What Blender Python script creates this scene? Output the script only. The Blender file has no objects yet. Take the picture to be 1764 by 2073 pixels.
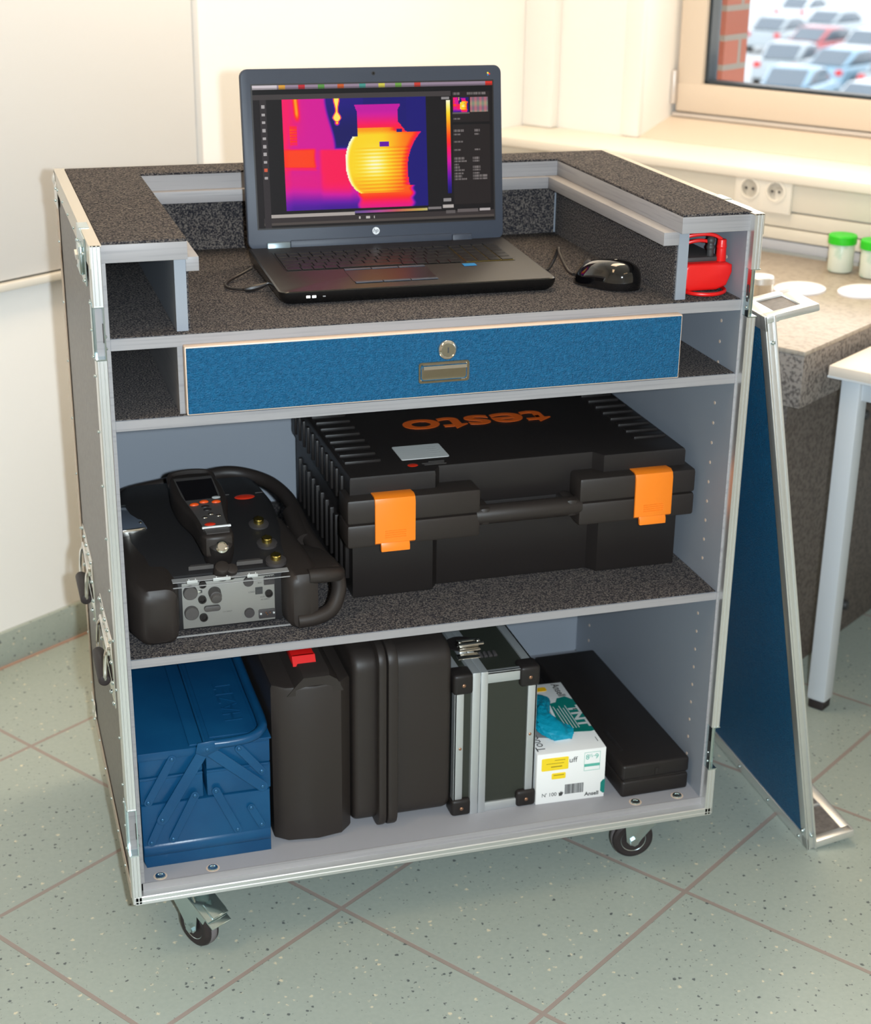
import bpy, bmesh, math, random
from mathutils import Vector, Matrix, Euler
random.seed(7)
sc = bpy.context.scene
COL = sc.collection
PI = math.pi
R = math.radians

# ------------------------------------------------------------------ camera
FPX = 3241.4
cam_d = bpy.data.cameras.new('camera')
cam = bpy.data.objects.new('camera', cam_d)
COL.objects.link(cam)
cam.location = (-0.1638, -2.059, 1.5501)
cam.rotation_euler = (1.1955, -0.0126, -0.2902)
cam_d.sensor_fit = 'VERTICAL'
cam_d.sensor_height = 24.0
cam_d.lens = FPX / 2073 * 24.0
cam_d.clip_start = 0.05
cam_d.clip_end = 400
cam_d.dof.use_dof = True
cam_d.dof.focus_distance = 2.28
cam_d.dof.aperture_fstop = 3.8
sc.camera = cam

# ------------------------------------------------------------------ view, sky, lamps
sc.view_settings.view_transform = 'Standard'
sc.view_settings.look = 'None'
sc.view_settings.gamma = 1
sc.view_settings.use_curve_mapping = False
sc.view_settings.exposure = 0.0

world = bpy.data.worlds.new('overcast_sky')
sc.world = world
world.use_nodes = True
wn = world.node_tree.nodes
wn['Background'].inputs['Color'].default_value = (0.86, 0.93, 1.0, 1)
wn['Background'].inputs['Strength'].default_value = 2.3

GA = R(34.1)                       # the room is turned against the flight case
OX, OY = 0.5575, -0.2665
CU, SU = math.cos(GA), math.sin(GA)
def UV(u, v, z=0.0):
    return Vector((OX + u * CU - v * SU, OY + u * SU + v * CU, z))

def area_lamp(name, loc, rot, sx, sy, power, color):
    d = bpy.data.lights.new(name, 'AREA')
    d.shape = 'RECTANGLE'; d.size = sx; d.size_y = sy
    d.energy = power; d.color = color
    o = bpy.data.objects.new(name, d); COL.objects.link(o)
    o.location = loc; o.rotation_euler = rot
    return o
# the camera's own flash, just right of the lens
fd = bpy.data.lights.new('camera_flash', 'SPOT')
fd.energy = 235; fd.color = (0.80, 0.92, 1.0); fd.shadow_soft_size = 0.022
fd.spot_size = R(110); fd.spot_blend = 0.5
fl = bpy.data.objects.new('camera_flash', fd); COL.objects.link(fl)
fl.location = cam.matrix_basis @ Vector((0.105, 0.010, -0.02))
fl.rotation_euler = cam.rotation_euler
# ceiling lamps of the room
area_lamp('ceiling_lamp', UV(0.9, 0.75, 2.66), (0, 0, GA), 1.6, 0.5, 24, (1.0, 0.76, 0.50))
area_lamp('ceiling_lamp', UV(-1.6, 0.55, 2.66), (0, 0, GA), 1.2, 0.3, 10, (1.0, 0.68, 0.38))
area_lamp('ceiling_lamp', UV(-1.2, -1.8, 2.66), (0, 0, GA), 1.2, 0.3, 4, (1.0, 0.68, 0.38))
# daylight entering by the windows of the right wall
wl = area_lamp('window_daylight', UV(2.12, 0.35, 1.75), (0, R(-78), GA), 1.3, 1.4, 14, (1.0, 0.86, 0.66))
wl2 = area_lamp('window_daylight', UV(2.12, -2.3, 1.75), (0, R(-78), GA), 1.3, 2.2, 15, (1.0, 0.80, 0.55))
for l_ in (wl, wl2):
    l_.rotation_euler = (Matrix.Rotation(GA, 3, 'Z') @ Matrix.Rotation(R(72), 3, 'Y')).to_euler()

# ------------------------------------------------------------------ materials
def lin(c):
    return tuple(((x / 255.0) / 12.92 if x / 255.0 <= 0.04045 else ((x / 255.0 + 0.055) / 1.055) ** 2.4) for x in c) + (1,)
def mat(name, rgb, rough=0.5, metal=0.0, noise=None, bump=None, coat=0.0, spec=0.5, alpha=None, trans=0.0, ior=None, emit=None):
    m = bpy.data.materials.new(name); m.use_nodes = True
    nt = m.node_tree; b = nt.nodes['Principled BSDF']
    b.inputs['Base Color'].default_value = lin(rgb)
    b.inputs['Roughness'].default_value = rough
    b.inputs['Metallic'].default_value = metal
    b.inputs['Specular IOR Level'].default_value = spec
    b.inputs['Coat Weight'].default_value = coat
    if trans: b.inputs['Transmission Weight'].default_value = trans
    if ior: b.inputs['IOR'].default_value = ior
    if alpha is not None: b.inputs['Alpha'].default_value = alpha
    if emit:
        b.inputs['Emission Color'].default_value = lin(emit[0]); b.inputs['Emission Strength'].default_value = emit[1]
    tc = nt.nodes.new('ShaderNodeTexCoord')
    if noise:                               # (scale, second colour, detail, lo, hi, stretch)
        sc_, rgb2, det, lo, hi, st = noise
        mp = nt.nodes.new('ShaderNodeMapping'); mp.inputs['Scale'].default_value = st
        n = nt.nodes.new('ShaderNodeTexNoise'); n.inputs['Scale'].default_value = sc_; n.inputs['Detail'].default_value = det
        r = nt.nodes.new('ShaderNodeMapRange'); r.inputs['From Min'].default_value = lo; r.inputs['From Max'].default_value = hi
        mx = nt.nodes.new('ShaderNodeMix'); mx.data_type = 'RGBA'
        mx.inputs['A'].default_value = lin(rgb); mx.inputs['B'].default_value = lin(rgb2)
        nt.links.new(tc.outputs['Object'], mp.inputs['Vector']); nt.links.new(mp.outputs['Vector'], n.inputs['Vector'])
        nt.links.new(n.outputs['Fac'], r.inputs['Value']); nt.links.new(r.outputs['Result'], mx.inputs['Factor'])
        nt.links.new(mx.outputs['Result'], b.inputs['Base Color'])
    if bump:                                # (scale, strength, distance, stretch)
        s_, st_, d_, str_ = bump
        mp = nt.nodes.new('ShaderNodeMapping'); mp.inputs['Scale'].default_value = str_
        n = nt.nodes.new('ShaderNodeTexNoise'); n.inputs['Scale'].default_value = s_; n.inputs['Detail'].default_value = 2
        bp = nt.nodes.new('ShaderNodeBump'); bp.inputs['Strength'].default_value = st_; bp.inputs['Distance'].default_value = d_
        nt.links.new(tc.outputs['Object'], mp.inputs['Vector']); nt.links.new(mp.outputs['Vector'], n.inputs['Vector'])
        nt.links.new(n.outputs['Fac'], bp.inputs['Height']); nt.links.new(bp.outputs['Normal'], b.inputs['Normal'])
    return m
U1 = (1, 1, 1)
M = {}
M['carpet'] = mat('carpet', (46, 45, 51), 1.0, 0, (400, (124, 116, 110), 2, 0.42, 0.66, U1), (480, 1.0, 0.005, U1), spec=0.2)
M['grey'] = mat('grey_laminate', (140, 146, 155), 0.5)
M['grey_floor'] = mat('warm_lit_laminate', (150, 149, 153), 0.45)  # laminate grey, with the warmer light on the base board put into its colour
M['grain'] = mat('grey_grain', (151, 148, 149), 0.5, 0, (70, (134, 132, 134), 4, 0.5, 0.72, (0.08, 0.12, 4.0)))
M['laminate'] = mat('outer_laminate', (96, 90, 87), 0.38, 0, (120, (116, 110, 106), 3, 0.4, 0.7, U1), (900, 0.25, 0.001, U1))
M['alu'] = mat('aluminium', (226, 227, 226), 0.34, 0.85, None, None)
M['alu_matt'] = mat('matt_aluminium', (208, 212, 214), 0.42, 0.75)
M['zinc'] = mat('zinc_plate', (196, 212, 214), 0.2, 1.0)
M['chrome'] = mat('chrome', (225, 222, 215), 0.1, 1.0)
M['brass'] = mat('brass', (225, 200, 110), 0.25, 1.0)
M['copper'] = mat('copper_rivet', (170, 130, 105), 0.35, 0.9)
M['blue'] = mat('blue_grain', (8, 82, 122), 0.42, 0, (160, (16, 96, 138), 4, 0.4, 0.7, U1), (400, 1.0, 0.004, (1.0, 1.0, 1.25)), spec=0.3)
M['bluepaint'] = mat('blue_paint', (14, 68, 108), 0.3, 0, (9, (18, 76, 116), 3, 0.4, 0.65, U1), (260, 0.08, 0.001, U1), spec=0.35)
M['beige_edge'] = mat('beige_edge', (214, 190, 170), 0.4)
M['black'] = mat('black_plastic', (34, 30, 29), 0.44, 0, None, (900, 0.12, 0.0006, U1), spec=0.35)
M['black_matt'] = mat('matt_black_plastic', (30, 28, 29), 0.6, 0, None, (700, 0.15, 0.0006, U1))
M['black_soft'] = mat('soft_black_plastic', (44, 38, 35), 0.48, 0, None, (900, 0.1, 0.0005, U1), spec=0.4)
M['rubber'] = mat('rubber', (42, 34, 34), 0.6)
M['grey_tread'] = mat('grey_tread', (118, 112, 114), 0.7)
M['darkgrey'] = mat('dark_grey_plastic', (62, 58, 58), 0.5)
M['midgrey'] = mat('mid_grey_plastic', (78, 74, 72), 0.5)
M['silver_panel'] = mat('silver_panel', (142, 140, 134), 0.5, 0.2)
M['orange'] = mat('orange_plastic', (250, 132, 28), 0.35)
M['orange_print'] = mat('orange_print', (226, 98, 26), 0.5)
M['red'] = mat('red_plastic', (226, 26, 24), 0.35)
M['redlogo'] = mat('red_badge', (208, 48, 24), 0.4)
M['white'] = mat('white_card', (238, 238, 236), 0.6)
M['offwhite'] = mat('white_label', (206, 208, 206), 0.5)
M['yellow'] = mat('yellow_sticker', (246, 214, 36), 0.5)
M['teal'] = mat('teal_print', (0, 118, 108), 0.5)
M['teal_light'] = mat('light_teal_print', (92, 178, 160), 0.5)
M['glove'] = mat('turquoise_nitrile', (0, 150, 178), 0.5, 0, None, (90, 0.5, 0.004, U1))
M['print'] = mat('dark_print', (60, 60, 60), 0.5)
M['print_light'] = mat('pale_print', (150, 150, 150), 0.5)
M['olive'] = mat('olive_black_panel', (44, 47, 40), 0.45, 0, None, (700, 0.2, 0.0006, U1))
M['lap_frame'] = mat('graphite_frame', (62, 68, 80), 0.45, 0.0, spec=0.3)
M['lap_deck'] = mat('black_deck', (26, 23, 23), 0.42, 0.0, None, (1200, 0.05, 0.0003, U1))
M['lap_side'] = mat('laptop_side', (14, 13, 13), 0.25)
M['key'] = mat('key_black', (20, 18, 18), 0.35)
M['hinge'] = mat('hinge_grey', (128, 142, 150), 0.35, 0.6)
M['mouse_gloss'] = mat('glossy_mouse', (8, 8, 10), 0.06, 0, coat=1.0)
M['cable'] = mat('cable_black', (36, 31, 29), 0.4)
M['blue_sticker'] = mat('blue_sticker', (30, 120, 180), 0.4)
M['wall'] = mat('wall_paint', (246, 244, 240), 0.85, 0, None, (220, 0.06, 0.001, U1))
M['frame_beige'] = mat('window_frame_paint', (220, 205, 188), 0.5)
M['sill'] = mat('sill_paint', (240, 234, 222), 0.45)
M['board'] = mat('whiteboard', (222, 220, 217), 0.35)
M['board_edge'] = mat('whiteboard_edge', (222, 218, 208), 0.5)
M['gasket'] = mat('window_gasket', (40, 52, 62), 0.5)
M['table_white'] = mat('white_table', (206, 210, 214), 0.5)
M['table_top'] = mat('table_top', (232, 220, 206), 0.35)
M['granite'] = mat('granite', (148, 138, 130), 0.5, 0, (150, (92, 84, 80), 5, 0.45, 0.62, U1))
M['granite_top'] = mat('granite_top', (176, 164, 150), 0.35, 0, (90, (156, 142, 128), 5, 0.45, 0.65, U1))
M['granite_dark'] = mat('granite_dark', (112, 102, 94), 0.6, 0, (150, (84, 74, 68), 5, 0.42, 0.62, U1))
M['green'] = mat('green_lid', (40, 200, 30), 0.4)
M['jar'] = mat('jar_plastic', (216, 222, 208), 0.35, 0, (30, (170, 200, 180), 3, 0.5, 0.7, U1))
M['paper'] = mat('paper', (238, 240, 248), 0.7)
M['asphalt'] = mat('asphalt', (196, 198, 198), 0.9)
M['brick_joint'] = mat('brick_joint', (150, 140, 128), 0.9)
M['trunk'] = mat('cable_duct', (228, 222, 208), 0.5)
M['duct_grey'] = mat('duct_grey', (190, 192, 198), 0.5)
M['white_led'] = mat('white_led', (255, 255, 255), 0.3, emit=((255, 255, 255), 3.0))
M['car_glass'] = mat('car_glass', (104, 116, 126), 0.1)  # sky reflection and pale haze are mixed into the glass colour
M['dark_glass'] = mat('dark_glass', (16, 14, 18), 0.08)

def brick_mat():
    m = bpy.data.materials.new('red_brick'); m.use_nodes = True
    nt = m.node_tree; b = nt.nodes['Principled BSDF']; b.inputs['Roughness'].default_value = 0.9
    tc = nt.nodes.new('ShaderNodeTexCoord')
    n = nt.nodes.new('ShaderNodeTexBrick')
    n.inputs['Color1'].default_value = lin((176, 104, 84)); n.inputs['Color2'].default_value = lin((166, 94, 74))
    n.inputs['Mortar'].default_value = lin((150, 140, 128)); n.inputs['Scale'].default_value = 1.0
    n.inputs['Brick Width'].default_value = 0.24; n.inputs['Row Height'].default_value = 0.077; n.inputs['Mortar Size'].default_value = 0.008
    nt.links.new(tc.outputs['UV'], n.inputs['Vector']); nt.links.new(n.outputs['Color'], b.inputs['Base Color'])
    return m
M['brick'] = brick_mat()

def floor_mat():
    m = bpy.data.materials.new('speckled_floor_tiles'); m.use_nodes = True
    nt = m.node_tree; b = nt.nodes['Principled BSDF']; L = nt.links.new
    def nd(t, **k):
        n = nt.nodes.new(t)
        for a, v in k.items(): setattr(n, a, v)
        return n
    tc = nd('ShaderNodeTexCoord')
    mp = nd('ShaderNodeMapping', vector_type='TEXTURE')
    mp.inputs['Location'].default_value = (OX, OY, 0); mp.inputs['Rotation'].default_value = (0, 0, GA)
    mp.inputs['Scale'].default_value = (0.402, 0.402, 0.402)
    L(tc.outputs['Object'], mp.inputs['Vector'])
    sp = nd('ShaderNodeSeparateXYZ'); L(mp.outputs['Vector'], sp.inputs[0])
    ds = []
    for ax in 'XY':
        fr = nd('ShaderNodeMath', operation='FRACT'); L(sp.outputs[ax], fr.inputs[0])
        s = nd('ShaderNodeMath', operation='SUBTRACT'); L(fr.outputs[0], s.inputs[0]); s.inputs[1].default_value = 0.5
        a = nd('ShaderNodeMath', operation='ABSOLUTE'); L(s.outputs[0], a.inputs[0]); ds.append(a)
    mxm = nd('ShaderNodeMath', operation='MAXIMUM'); L(ds[0].outputs[0], mxm.inputs[0]); L(ds[1].outputs[0], mxm.inputs[1])
    gr = nd('ShaderNodeMapRange'); L(mxm.outputs[0], gr.inputs['Value'])
    gr.inputs['From Min'].default_value = 0.4890; gr.inputs['From Max'].default_value = 0.4912
    # mottled base
    n1 = nd('ShaderNodeTexNoise'); n1.inputs['Scale'].default_value = 120; n1.inputs['Detail'].default_value = 3; L(tc.outputs['Object'], n1.inputs['Vector'])
    base = nd('ShaderNodeMix', data_type='RGBA'); base.inputs['A'].default_value = lin((156, 165, 157)); base.inputs['B'].default_value = lin((171, 179, 169)); L(n1.outputs['Fac'], base.inputs['Factor'])
    def specks(scale, thr, col, src, soft, off):
        mpp = nd('ShaderNodeMapping'); mpp.inputs['Location'].default_value = (off, off * 1.7, 0); L(tc.outputs['Object'], mpp.inputs['Vector'])
        # wobble the cells so that flecks are irregular
        wob = nd('ShaderNodeTexNoise'); wob.inputs['Scale'].default_value = scale * 2.2; L(mpp.outputs['Vector'], wob.inputs['Vector'])
        add = nd('ShaderNodeVectorMath', operation='MULTIPLY_ADD'); L(wob.outputs['Color'], add.inputs[0]); add.inputs[1].default_value = (0.7 / scale,) * 3; L(mpp.outputs['Vector'], add.inputs[2])
        v = nd('ShaderNodeTexVoronoi'); v.inputs['Scale'].default_value = scale; L(add.outputs[0], v.inputs['Vector'])
        wn_ = nd('ShaderNodeSeparateColor'); L(v.outputs['Color'], wn_.inputs[0])
        sz = nd('ShaderNodeMath', operation='MULTIPLY'); L(wn_.outputs[0], sz.inputs[0]); L(wn_.outputs[0], sz.inputs[1])
        sz2 = nd('ShaderNodeMath', operation='MULTIPLY'); L(sz.outputs[0], sz2.inputs[0]); sz2.inputs[1].default_value = thr
        cmp_ = nd('ShaderNodeMath', operation='SUBTRACT'); L(sz2.outputs[0], cmp_.inputs[0]); L(v.outputs['Distance'], cmp_.inputs[1])
        mr = nd('ShaderNodeMapRange'); L(cmp_.outputs[0], mr.inputs['Value']); mr.inputs['From Min'].default_value = 0.0; mr.inputs['From Max'].default_value = soft
        sel = nd('ShaderNodeMath', operation='GREATER_THAN'); L(wn_.outputs[1], sel.inputs[0]); sel.inputs[1].default_value = 0.5
        f = nd('ShaderNodeMath', operation='MULTIPLY'); L(mr.outputs[0], f.inputs[0]); L(sel.outputs[0], f.inputs[1])
        mx = nd('ShaderNodeMix', data_type='RGBA'); L(f.outputs[0], mx.inputs['Factor']); L(src, mx.inputs['A']); mx.inputs['B'].default_value = lin(col)
        return mx.outputs['Result']
    c = specks(105, 0.36, (92, 98, 98), base.outputs['Result'], 0.12, 0.0)
    c = specks(85, 0.34, (214, 206, 180), c, 0.14, 3.1)
    c = specks(190, 0.40, (112, 118, 114), c, 0.2, 7.7)
    g = nd('ShaderNodeMix', data_type='RGBA'); L(gr.outputs[0], g.inputs['Factor']); L(c, g.inputs['A']); g.inputs['B'].default_value = lin((156, 142, 134))
    L(g.outputs['Result'], b.inputs['Base Color'])
    b.inputs['Roughness'].default_value = 0.36; b.inputs['Specular IOR Level'].default_value = 0.4
    inv = nd('ShaderNodeMath', operation='SUBTRACT'); inv.inputs[0].default_value = 1.0; L(gr.outputs[0], inv.inputs[1])
    bp = nd('ShaderNodeBump'); bp.inputs['Strength'].default_value = 0.3; bp.inputs['Distance'].default_value = 0.002; L(inv.outputs[0], bp.inputs['Height']); L(bp.outputs['Normal'], b.inputs['Normal'])
    return m
M['floor'] = floor_mat()

# ------------------------------------------------------------------ mesh helpers
I4 = Matrix.Identity(4)
def T(x, y, z): return Matrix.Translation((x, y, z))
def RZ(a): return Matrix.Rotation(a, 4, 'Z')
def RX(a): return Matrix.Rotation(a, 4, 'X')
def RY(a): return Matrix.Rotation(a, 4, 'Y')
class MB:
    def __init__(s, tf=I4): s.bm = bmesh.new(); s.tf = tf
    def _done(s, verts, tf, mi, faces=None):
        bmesh.ops.transform(s.bm, matrix=s.tf @ (tf or I4), verts=verts)
        fs = set(faces or [])
        if not fs:
            for v in verts: fs.update(v.link_faces)
        for f in fs: f.material_index = mi
    def box(s, x0, x1, y0, y1, z0, z1, r=0.0, seg=2, tf=None, mi=0):
        b = bmesh.new()
        bmesh.ops.create_cube(b, size=1)
        for v in b.verts:
            v.co = Vector((x0 if v.co.x < 0 else x1, y0 if v.co.y < 0 else y1, z0 if v.co.z < 0 else z1))
        if r > 0:
            r = min(r, 0.49 * min(abs(x1 - x0), abs(y1 - y0), abs(z1 - z0)))
            bmesh.ops.bevel(b, geom=b.edges[:], offset=r, segments=seg, profile=0.5, affect='EDGES', clamp_overlap=True)
        return s.merge(b, tf, mi)
    def merge(s, b, tf=None, mi=0):
        vs = {}
        for v in b.verts: vs[v.index] = s.bm.verts.new((s.tf @ (tf or I4)) @ v.co)
        for f in b.faces:
            try:
                nf = s.bm.faces.new([vs[v.index] for v in f.verts]); nf.material_index = mi if mi else f.material_index
            except ValueError: pass
        b.free(); return s
    def prism(s, pts, h0, h1, axis='Z', r=0.0, seg=2, tf=None, mi=0):
        """pts: outline in the plane across the axis (Z:(x,y) Y:(x,z) X:(y,z))"""
        b = bmesh.new()
        def P(p, h):
            if axis == 'Z': return (p[0], p[1], h)
            if axis == 'Y': return (p[0], h, p[1])
            return (h, p[0], p[1])
        lo = [b.verts.new(P(p, h0)) for p in pts]; hi = [b.verts.new(P(p, h1)) for p in pts]
        n = len(pts)
        b.faces.new(lo[::-1]); b.faces.new(hi)
        for i in range(n): b.faces.new([lo[i], lo[(i + 1) % n], hi[(i + 1) % n], hi[i]])
        bmesh.ops.recalc_face_normals(b, faces=b.faces[:])
        if r > 0:
            es = [e for e in b.edges if (e.verts[0] in lo) == (e.verts[1] in lo)] if r > 0 else []
            bmesh.ops.bevel(b, geom=es, offset=r, segments=seg, profile=0.5, affect='EDGES', clamp_overlap=True)
        b.verts.index_update()
        return s.merge(b, tf, mi)
    def cyl(s, p0, p1, r0, r1=None, n=20, mi=0, bev=0.0):
        r1 = r0 if r1 is None else r1
        p0, p1 = Vector(p0), Vector(p1); d = p1 - p0
        b = bmesh.new()
        bmesh.ops.create_cone(b, cap_ends=True, segments=n, radius1=r0, radius2=r1, depth=d.length)
        if bev:
            es = [e for e in b.edges if len(e.link_faces) == 2 and any(len(f.verts) > 4 for f in e.link_faces)]
            bmesh.ops.bevel(b, geom=es, offset=bev, segments=2, profile=0.5, affect='EDGES')
        q = Vector((0, 0, 1)).rotation_difference(d.normalized()).to_matrix().to_4x4()
        b.verts.index_update()
        return s.merge(b, T(*((p0 + p1) / 2)) @ q, mi)
    def sphere(s, c, r, sc3=(1, 1, 1), n=12, mi=0, tf=None):
        b = bmesh.new(); bmesh.ops.create_uvsphere(b, u_segments=n * 2, v_segments=n, radius=r)
        b.verts.index_update()
        return s.merge(b, (tf or I4) @ T(*c) @ Matrix.Diagonal((*sc3, 1)), mi)
    def lathe(s, prof, n=28, tf=None, mi=0):
        b = bmesh.new(); rings = []
        for r_, z_ in prof:
            rings.append([b.verts.new((max(r_, 1e-5) * math.cos(2 * PI * i / n), max(r_, 1e-5) * math.sin(2 * PI * i / n), z_)) for i in range(n)])
        for a, c in zip(rings, rings[1:]):
            for i in range(n): b.faces.new([a[i], a[(i + 1) % n], c[(i + 1) % n], c[i]])
        b.faces.new(rings[0][::-1]); b.faces.new(rings[-1])
        b.verts.index_update()
        return s.merge(b, tf, mi)
    def tube(s, pts, r, n=10, smooth=True, closed=False, mi=0, flat=1.0):
        P = [Vector(p) for p in pts]
        if smooth and len(P) > 2: P = catmull(P, closed)
        rr = r if callable(r) else (lambda t: r)
        b = bmesh.new(); rings = []; m = len(P); up = None
        for i, p in enumerate(P):
            a = P[(i - 1) % m] if (i > 0 or closed) else p; c = P[(i + 1) % m] if (i < m - 1 or closed) else p
            t = (c - a).normalized()
            if up is None:
                up = Vector((0, 0, 1)) if abs(t.z) < 0.9 else Vector((1, 0, 0))
            x = t.cross(up).normalized(); up = x.cross(t).normalized()
            k = rr(i / (m - 1))
            rings.append([b.verts.new(p + x * math.cos(2 * PI * j / n) * k + up * math.sin(2 * PI * j / n) * k * flat) for j in range(n)])
        pr = list(zip(rings, rings[1:])) + ([(rings[-1], rings[0])] if closed else [])
        for a, c in pr:
            for j in range(n): b.faces.new([a[j], a[(j + 1) % n], c[(j + 1) % n], c[j]])
        if not closed: b.faces.new(rings[0][::-1]); b.faces.new(rings[-1])
        bmesh.ops.recalc_face_normals(b, faces=b.faces[:])
        b.verts.index_update()
        return s.merge(b, None, mi)
    def text(s, txt, size, thick, tf, bold=0.0, mi=0, width=None):
        cu = bpy.data.curves.new('t', 'FONT'); cu.body = txt; cu.size = size; cu.extrude = thick / 2; cu.offset = bold
        cu.align_x = 'CENTER'; cu.align_y = 'CENTER'; cu.resolution_u = 6
        o = bpy.data.objects.new('t', cu); COL.objects.link(o)
        dg = bpy.context.evaluated_depsgraph_get(); me = bpy.data.meshes.new_from_object(o.evaluated_get(dg))
        b = bmesh.new(); b.from_mesh(me)
        bpy.data.objects.remove(o); bpy.data.curves.remove(cu); bpy.data.meshes.remove(me)
        if width:
            xs = [v.co.x for v in b.verts]; k = width / (max(xs) - min(xs)); cx = (max(xs) + min(xs)) / 2
            for v in b.verts: v.co.x = (v.co.x - cx) * k
        for f in b.faces: f.material_index = 0
        b.verts.index_update()
        return s.merge(b, tf, mi)
    def build(s, name, mats, parent=None, sharp=35, label=None, mod=None):
        me = bpy.data.meshes.new(name)
        bmesh.ops.recalc_face_normals(s.bm, faces=s.bm.faces[:])
        s.bm.to_mesh(me); s.bm.free()
        for f in me.polygons: f.use_smooth = True
        me.set_sharp_from_angle(angle=R(sharp))
        if not isinstance(mats, (list, tuple)): mats = [mats]
        for m in mats: me.materials.append(M[m] if isinstance(m, str) else m)
        o = bpy.data.objects.new(name, me); COL.objects.link(o)
        if parent is not None:
            o.parent = parent
            o.matrix_parent_inverse = I4
            # vertices are in world space: bring them into the parent's frame
            me.transform(world_of(parent).inverted())
        if label: o['label'] = label
        return o
def world_of(o):
    m = Matrix.LocRotScale(o.location, o.rotation_euler, o.scale)
    return (world_of(o.parent) @ m) if o.parent else m
def catmull(P, closed=False, k=8):
    out = []; n = len(P)
    rng = range(n if closed else n - 1)
    for i in rng:
        p0 = P[(i - 1) % n] if (i > 0 or closed) else P[0]; p1 = P[i]; p2 = P[(i + 1) % n]; p3 = P[(i + 2) % n] if (i + 2 < n or closed) else P[-1]
        for j in range(k):
            t = j / k
            out.append(0.5 * ((2 * p1) + (p2 - p0) * t + (2 * p0 - 5 * p1 + 4 * p2 - p3) * t * t + (3 * p1 - p0 - 3 * p2 + p3) * t ** 3))
    if not closed: out.append(P[-1])
    return out
def thing(name, label, cat, loc=(0, 0, 0), rz=0.0, group=None):
    o = bpy.data.objects.new(name, None); COL.objects.link(o); o.empty_display_size = 0.05
    o.location = loc; o.rotation_euler = (0, 0, rz); tag(o, label, cat, group)
    return o
def tag(o, label, cat, group=None, kind=None):
    o['label'] = label; o['category'] = cat
    if group: o['group'] = group
    if kind: o['kind'] = kind
    return o
def struct(o): o['kind'] = 'structure'; return o
def copy_tree(o, parent=None):
    c = o.copy(); COL.objects.link(c)
    if parent: c.parent = parent
    for ch in list(o.children): copy_tree(ch, c)
    return c
def rrect(x0, x1, y0, y1, r, n=5):
    out = []
    for cx, cy, a0 in ((x1 - r, y0 + r, -90), (x1 - r, y1 - r, 0), (x0 + r, y1 - r, 90), (x0 + r, y0 + r, 180)):
        for i in range(n + 1):
            a = R(a0 + 90 * i / n); out.append((cx + r * math.cos(a), cy + r * math.sin(a)))
    return out

# ------------------------------------------------------------------ the room
WV = 1.527      # left wall plane (v)
WU = 2.0        # window wall plane (u)
ROOM = T(OX, OY, 0) @ RZ(GA)
def room(): return MB(ROOM)
struct(MB().box(-4.4, 3.6, -4.6, 3.6, -0.05, 0).build('floor', 'floor'))
b = room(); b.box(-4.0, WU + 0.35, WV, WV + 0.12, -0.05, 2.75)
struct(b.build('wall_left', 'wall'))
b = room()
# window wall with two openings: v -0.85..1.17 and v -3.6..-1.3
za, zb_ = 0.94, 2.35
b.box(WU, WU + 0.35, -4.2, WV, -0.05, za); b.box(WU, WU + 0.35, -4.2, WV, zb_, 2.75)
for v0, v1 in ((1.175, WV), (-1.3, -0.85), (-4.2, -3.6)): b.box(WU, WU + 0.35, v0, v1, za, zb_)
struct(b.build('wall_right', 'wall'))
b = room(); b.box(-4.12, WU + 0.35, -4.32, -4.2, -0.05, 2.75); struct(b.build('wall_front', 'wall'))
b = room(); b.box(-4.12, -4.0, -4.2, WV + 0.12, -0.05, 2.75); struct(b.build('wall_back', 'wall'))
b = room(); b.box(-4.12, WU + 0.35, -4.32, WV + 0.12, 2.75, 2.85); struct(b.build('ceiling', 'wall'))
# coved skirting of the floor material, its pink joint against the floor
b = room(); b.box(-4.0, WU, WV - 0.012, WV, 0.0, 0.078, r=0.004)
b.box(-4.0, WU, WV - 0.017, WV - 0.010, -0.001, 0.0035, mi=1)
struct(b.build('baseboard_left', ['floor', mat('skirting_joint', (176, 142, 124), 0.8)]))
# pilaster in the corner and casing strips
b = room(); b.box(1.965, WU, 1.43, WV, 0.94, 2.75, r=0.006); struct(b.build('trim_1', 'wall'))
b = room(); b.box(1.985, WU + 0.01, 1.172, 1.225, 0.94, 2.75, r=0.006); struct(b.build('trim_2', 'wall'))
b = room(); b.box(1.765, WU, -4.1, WV, 0.915, 0.94, r=0.006); struct(b.build('trim_3', 'sill'))
# sloping inner sill inside the window recess
b = room(); b.prism([(WU - 0.002, 0.935), (WU + 0.2, 0.935), (WU + 0.2, 0.992), (WU - 0.002, 0.941)], -0.85, 1.175, 'Y')
struct(b.build('trim_4', 'frame_beige'))
# panelled cable duct below the sill
b = room(); b.box(1.80, WU, -4.1, WV, 0.62, 0.915)
for z0, z1 in ((0.85, 0.912), (0.812, 0.846), (0.782, 0.809)): b.box(1.785, 1.80, -4.1, WV, z0, z1, r=0.002)
b.box(1.788, 1.80, 0.505, WV, 0.756, 0.779, r=0.002, mi=1)
b.box(1.79, 1.80, -4.1, 0.485, 0.756, 0.779, r=0.002, mi=1)
struct(b.build('trim_5', ['trunk', 'duct_grey']))

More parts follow.
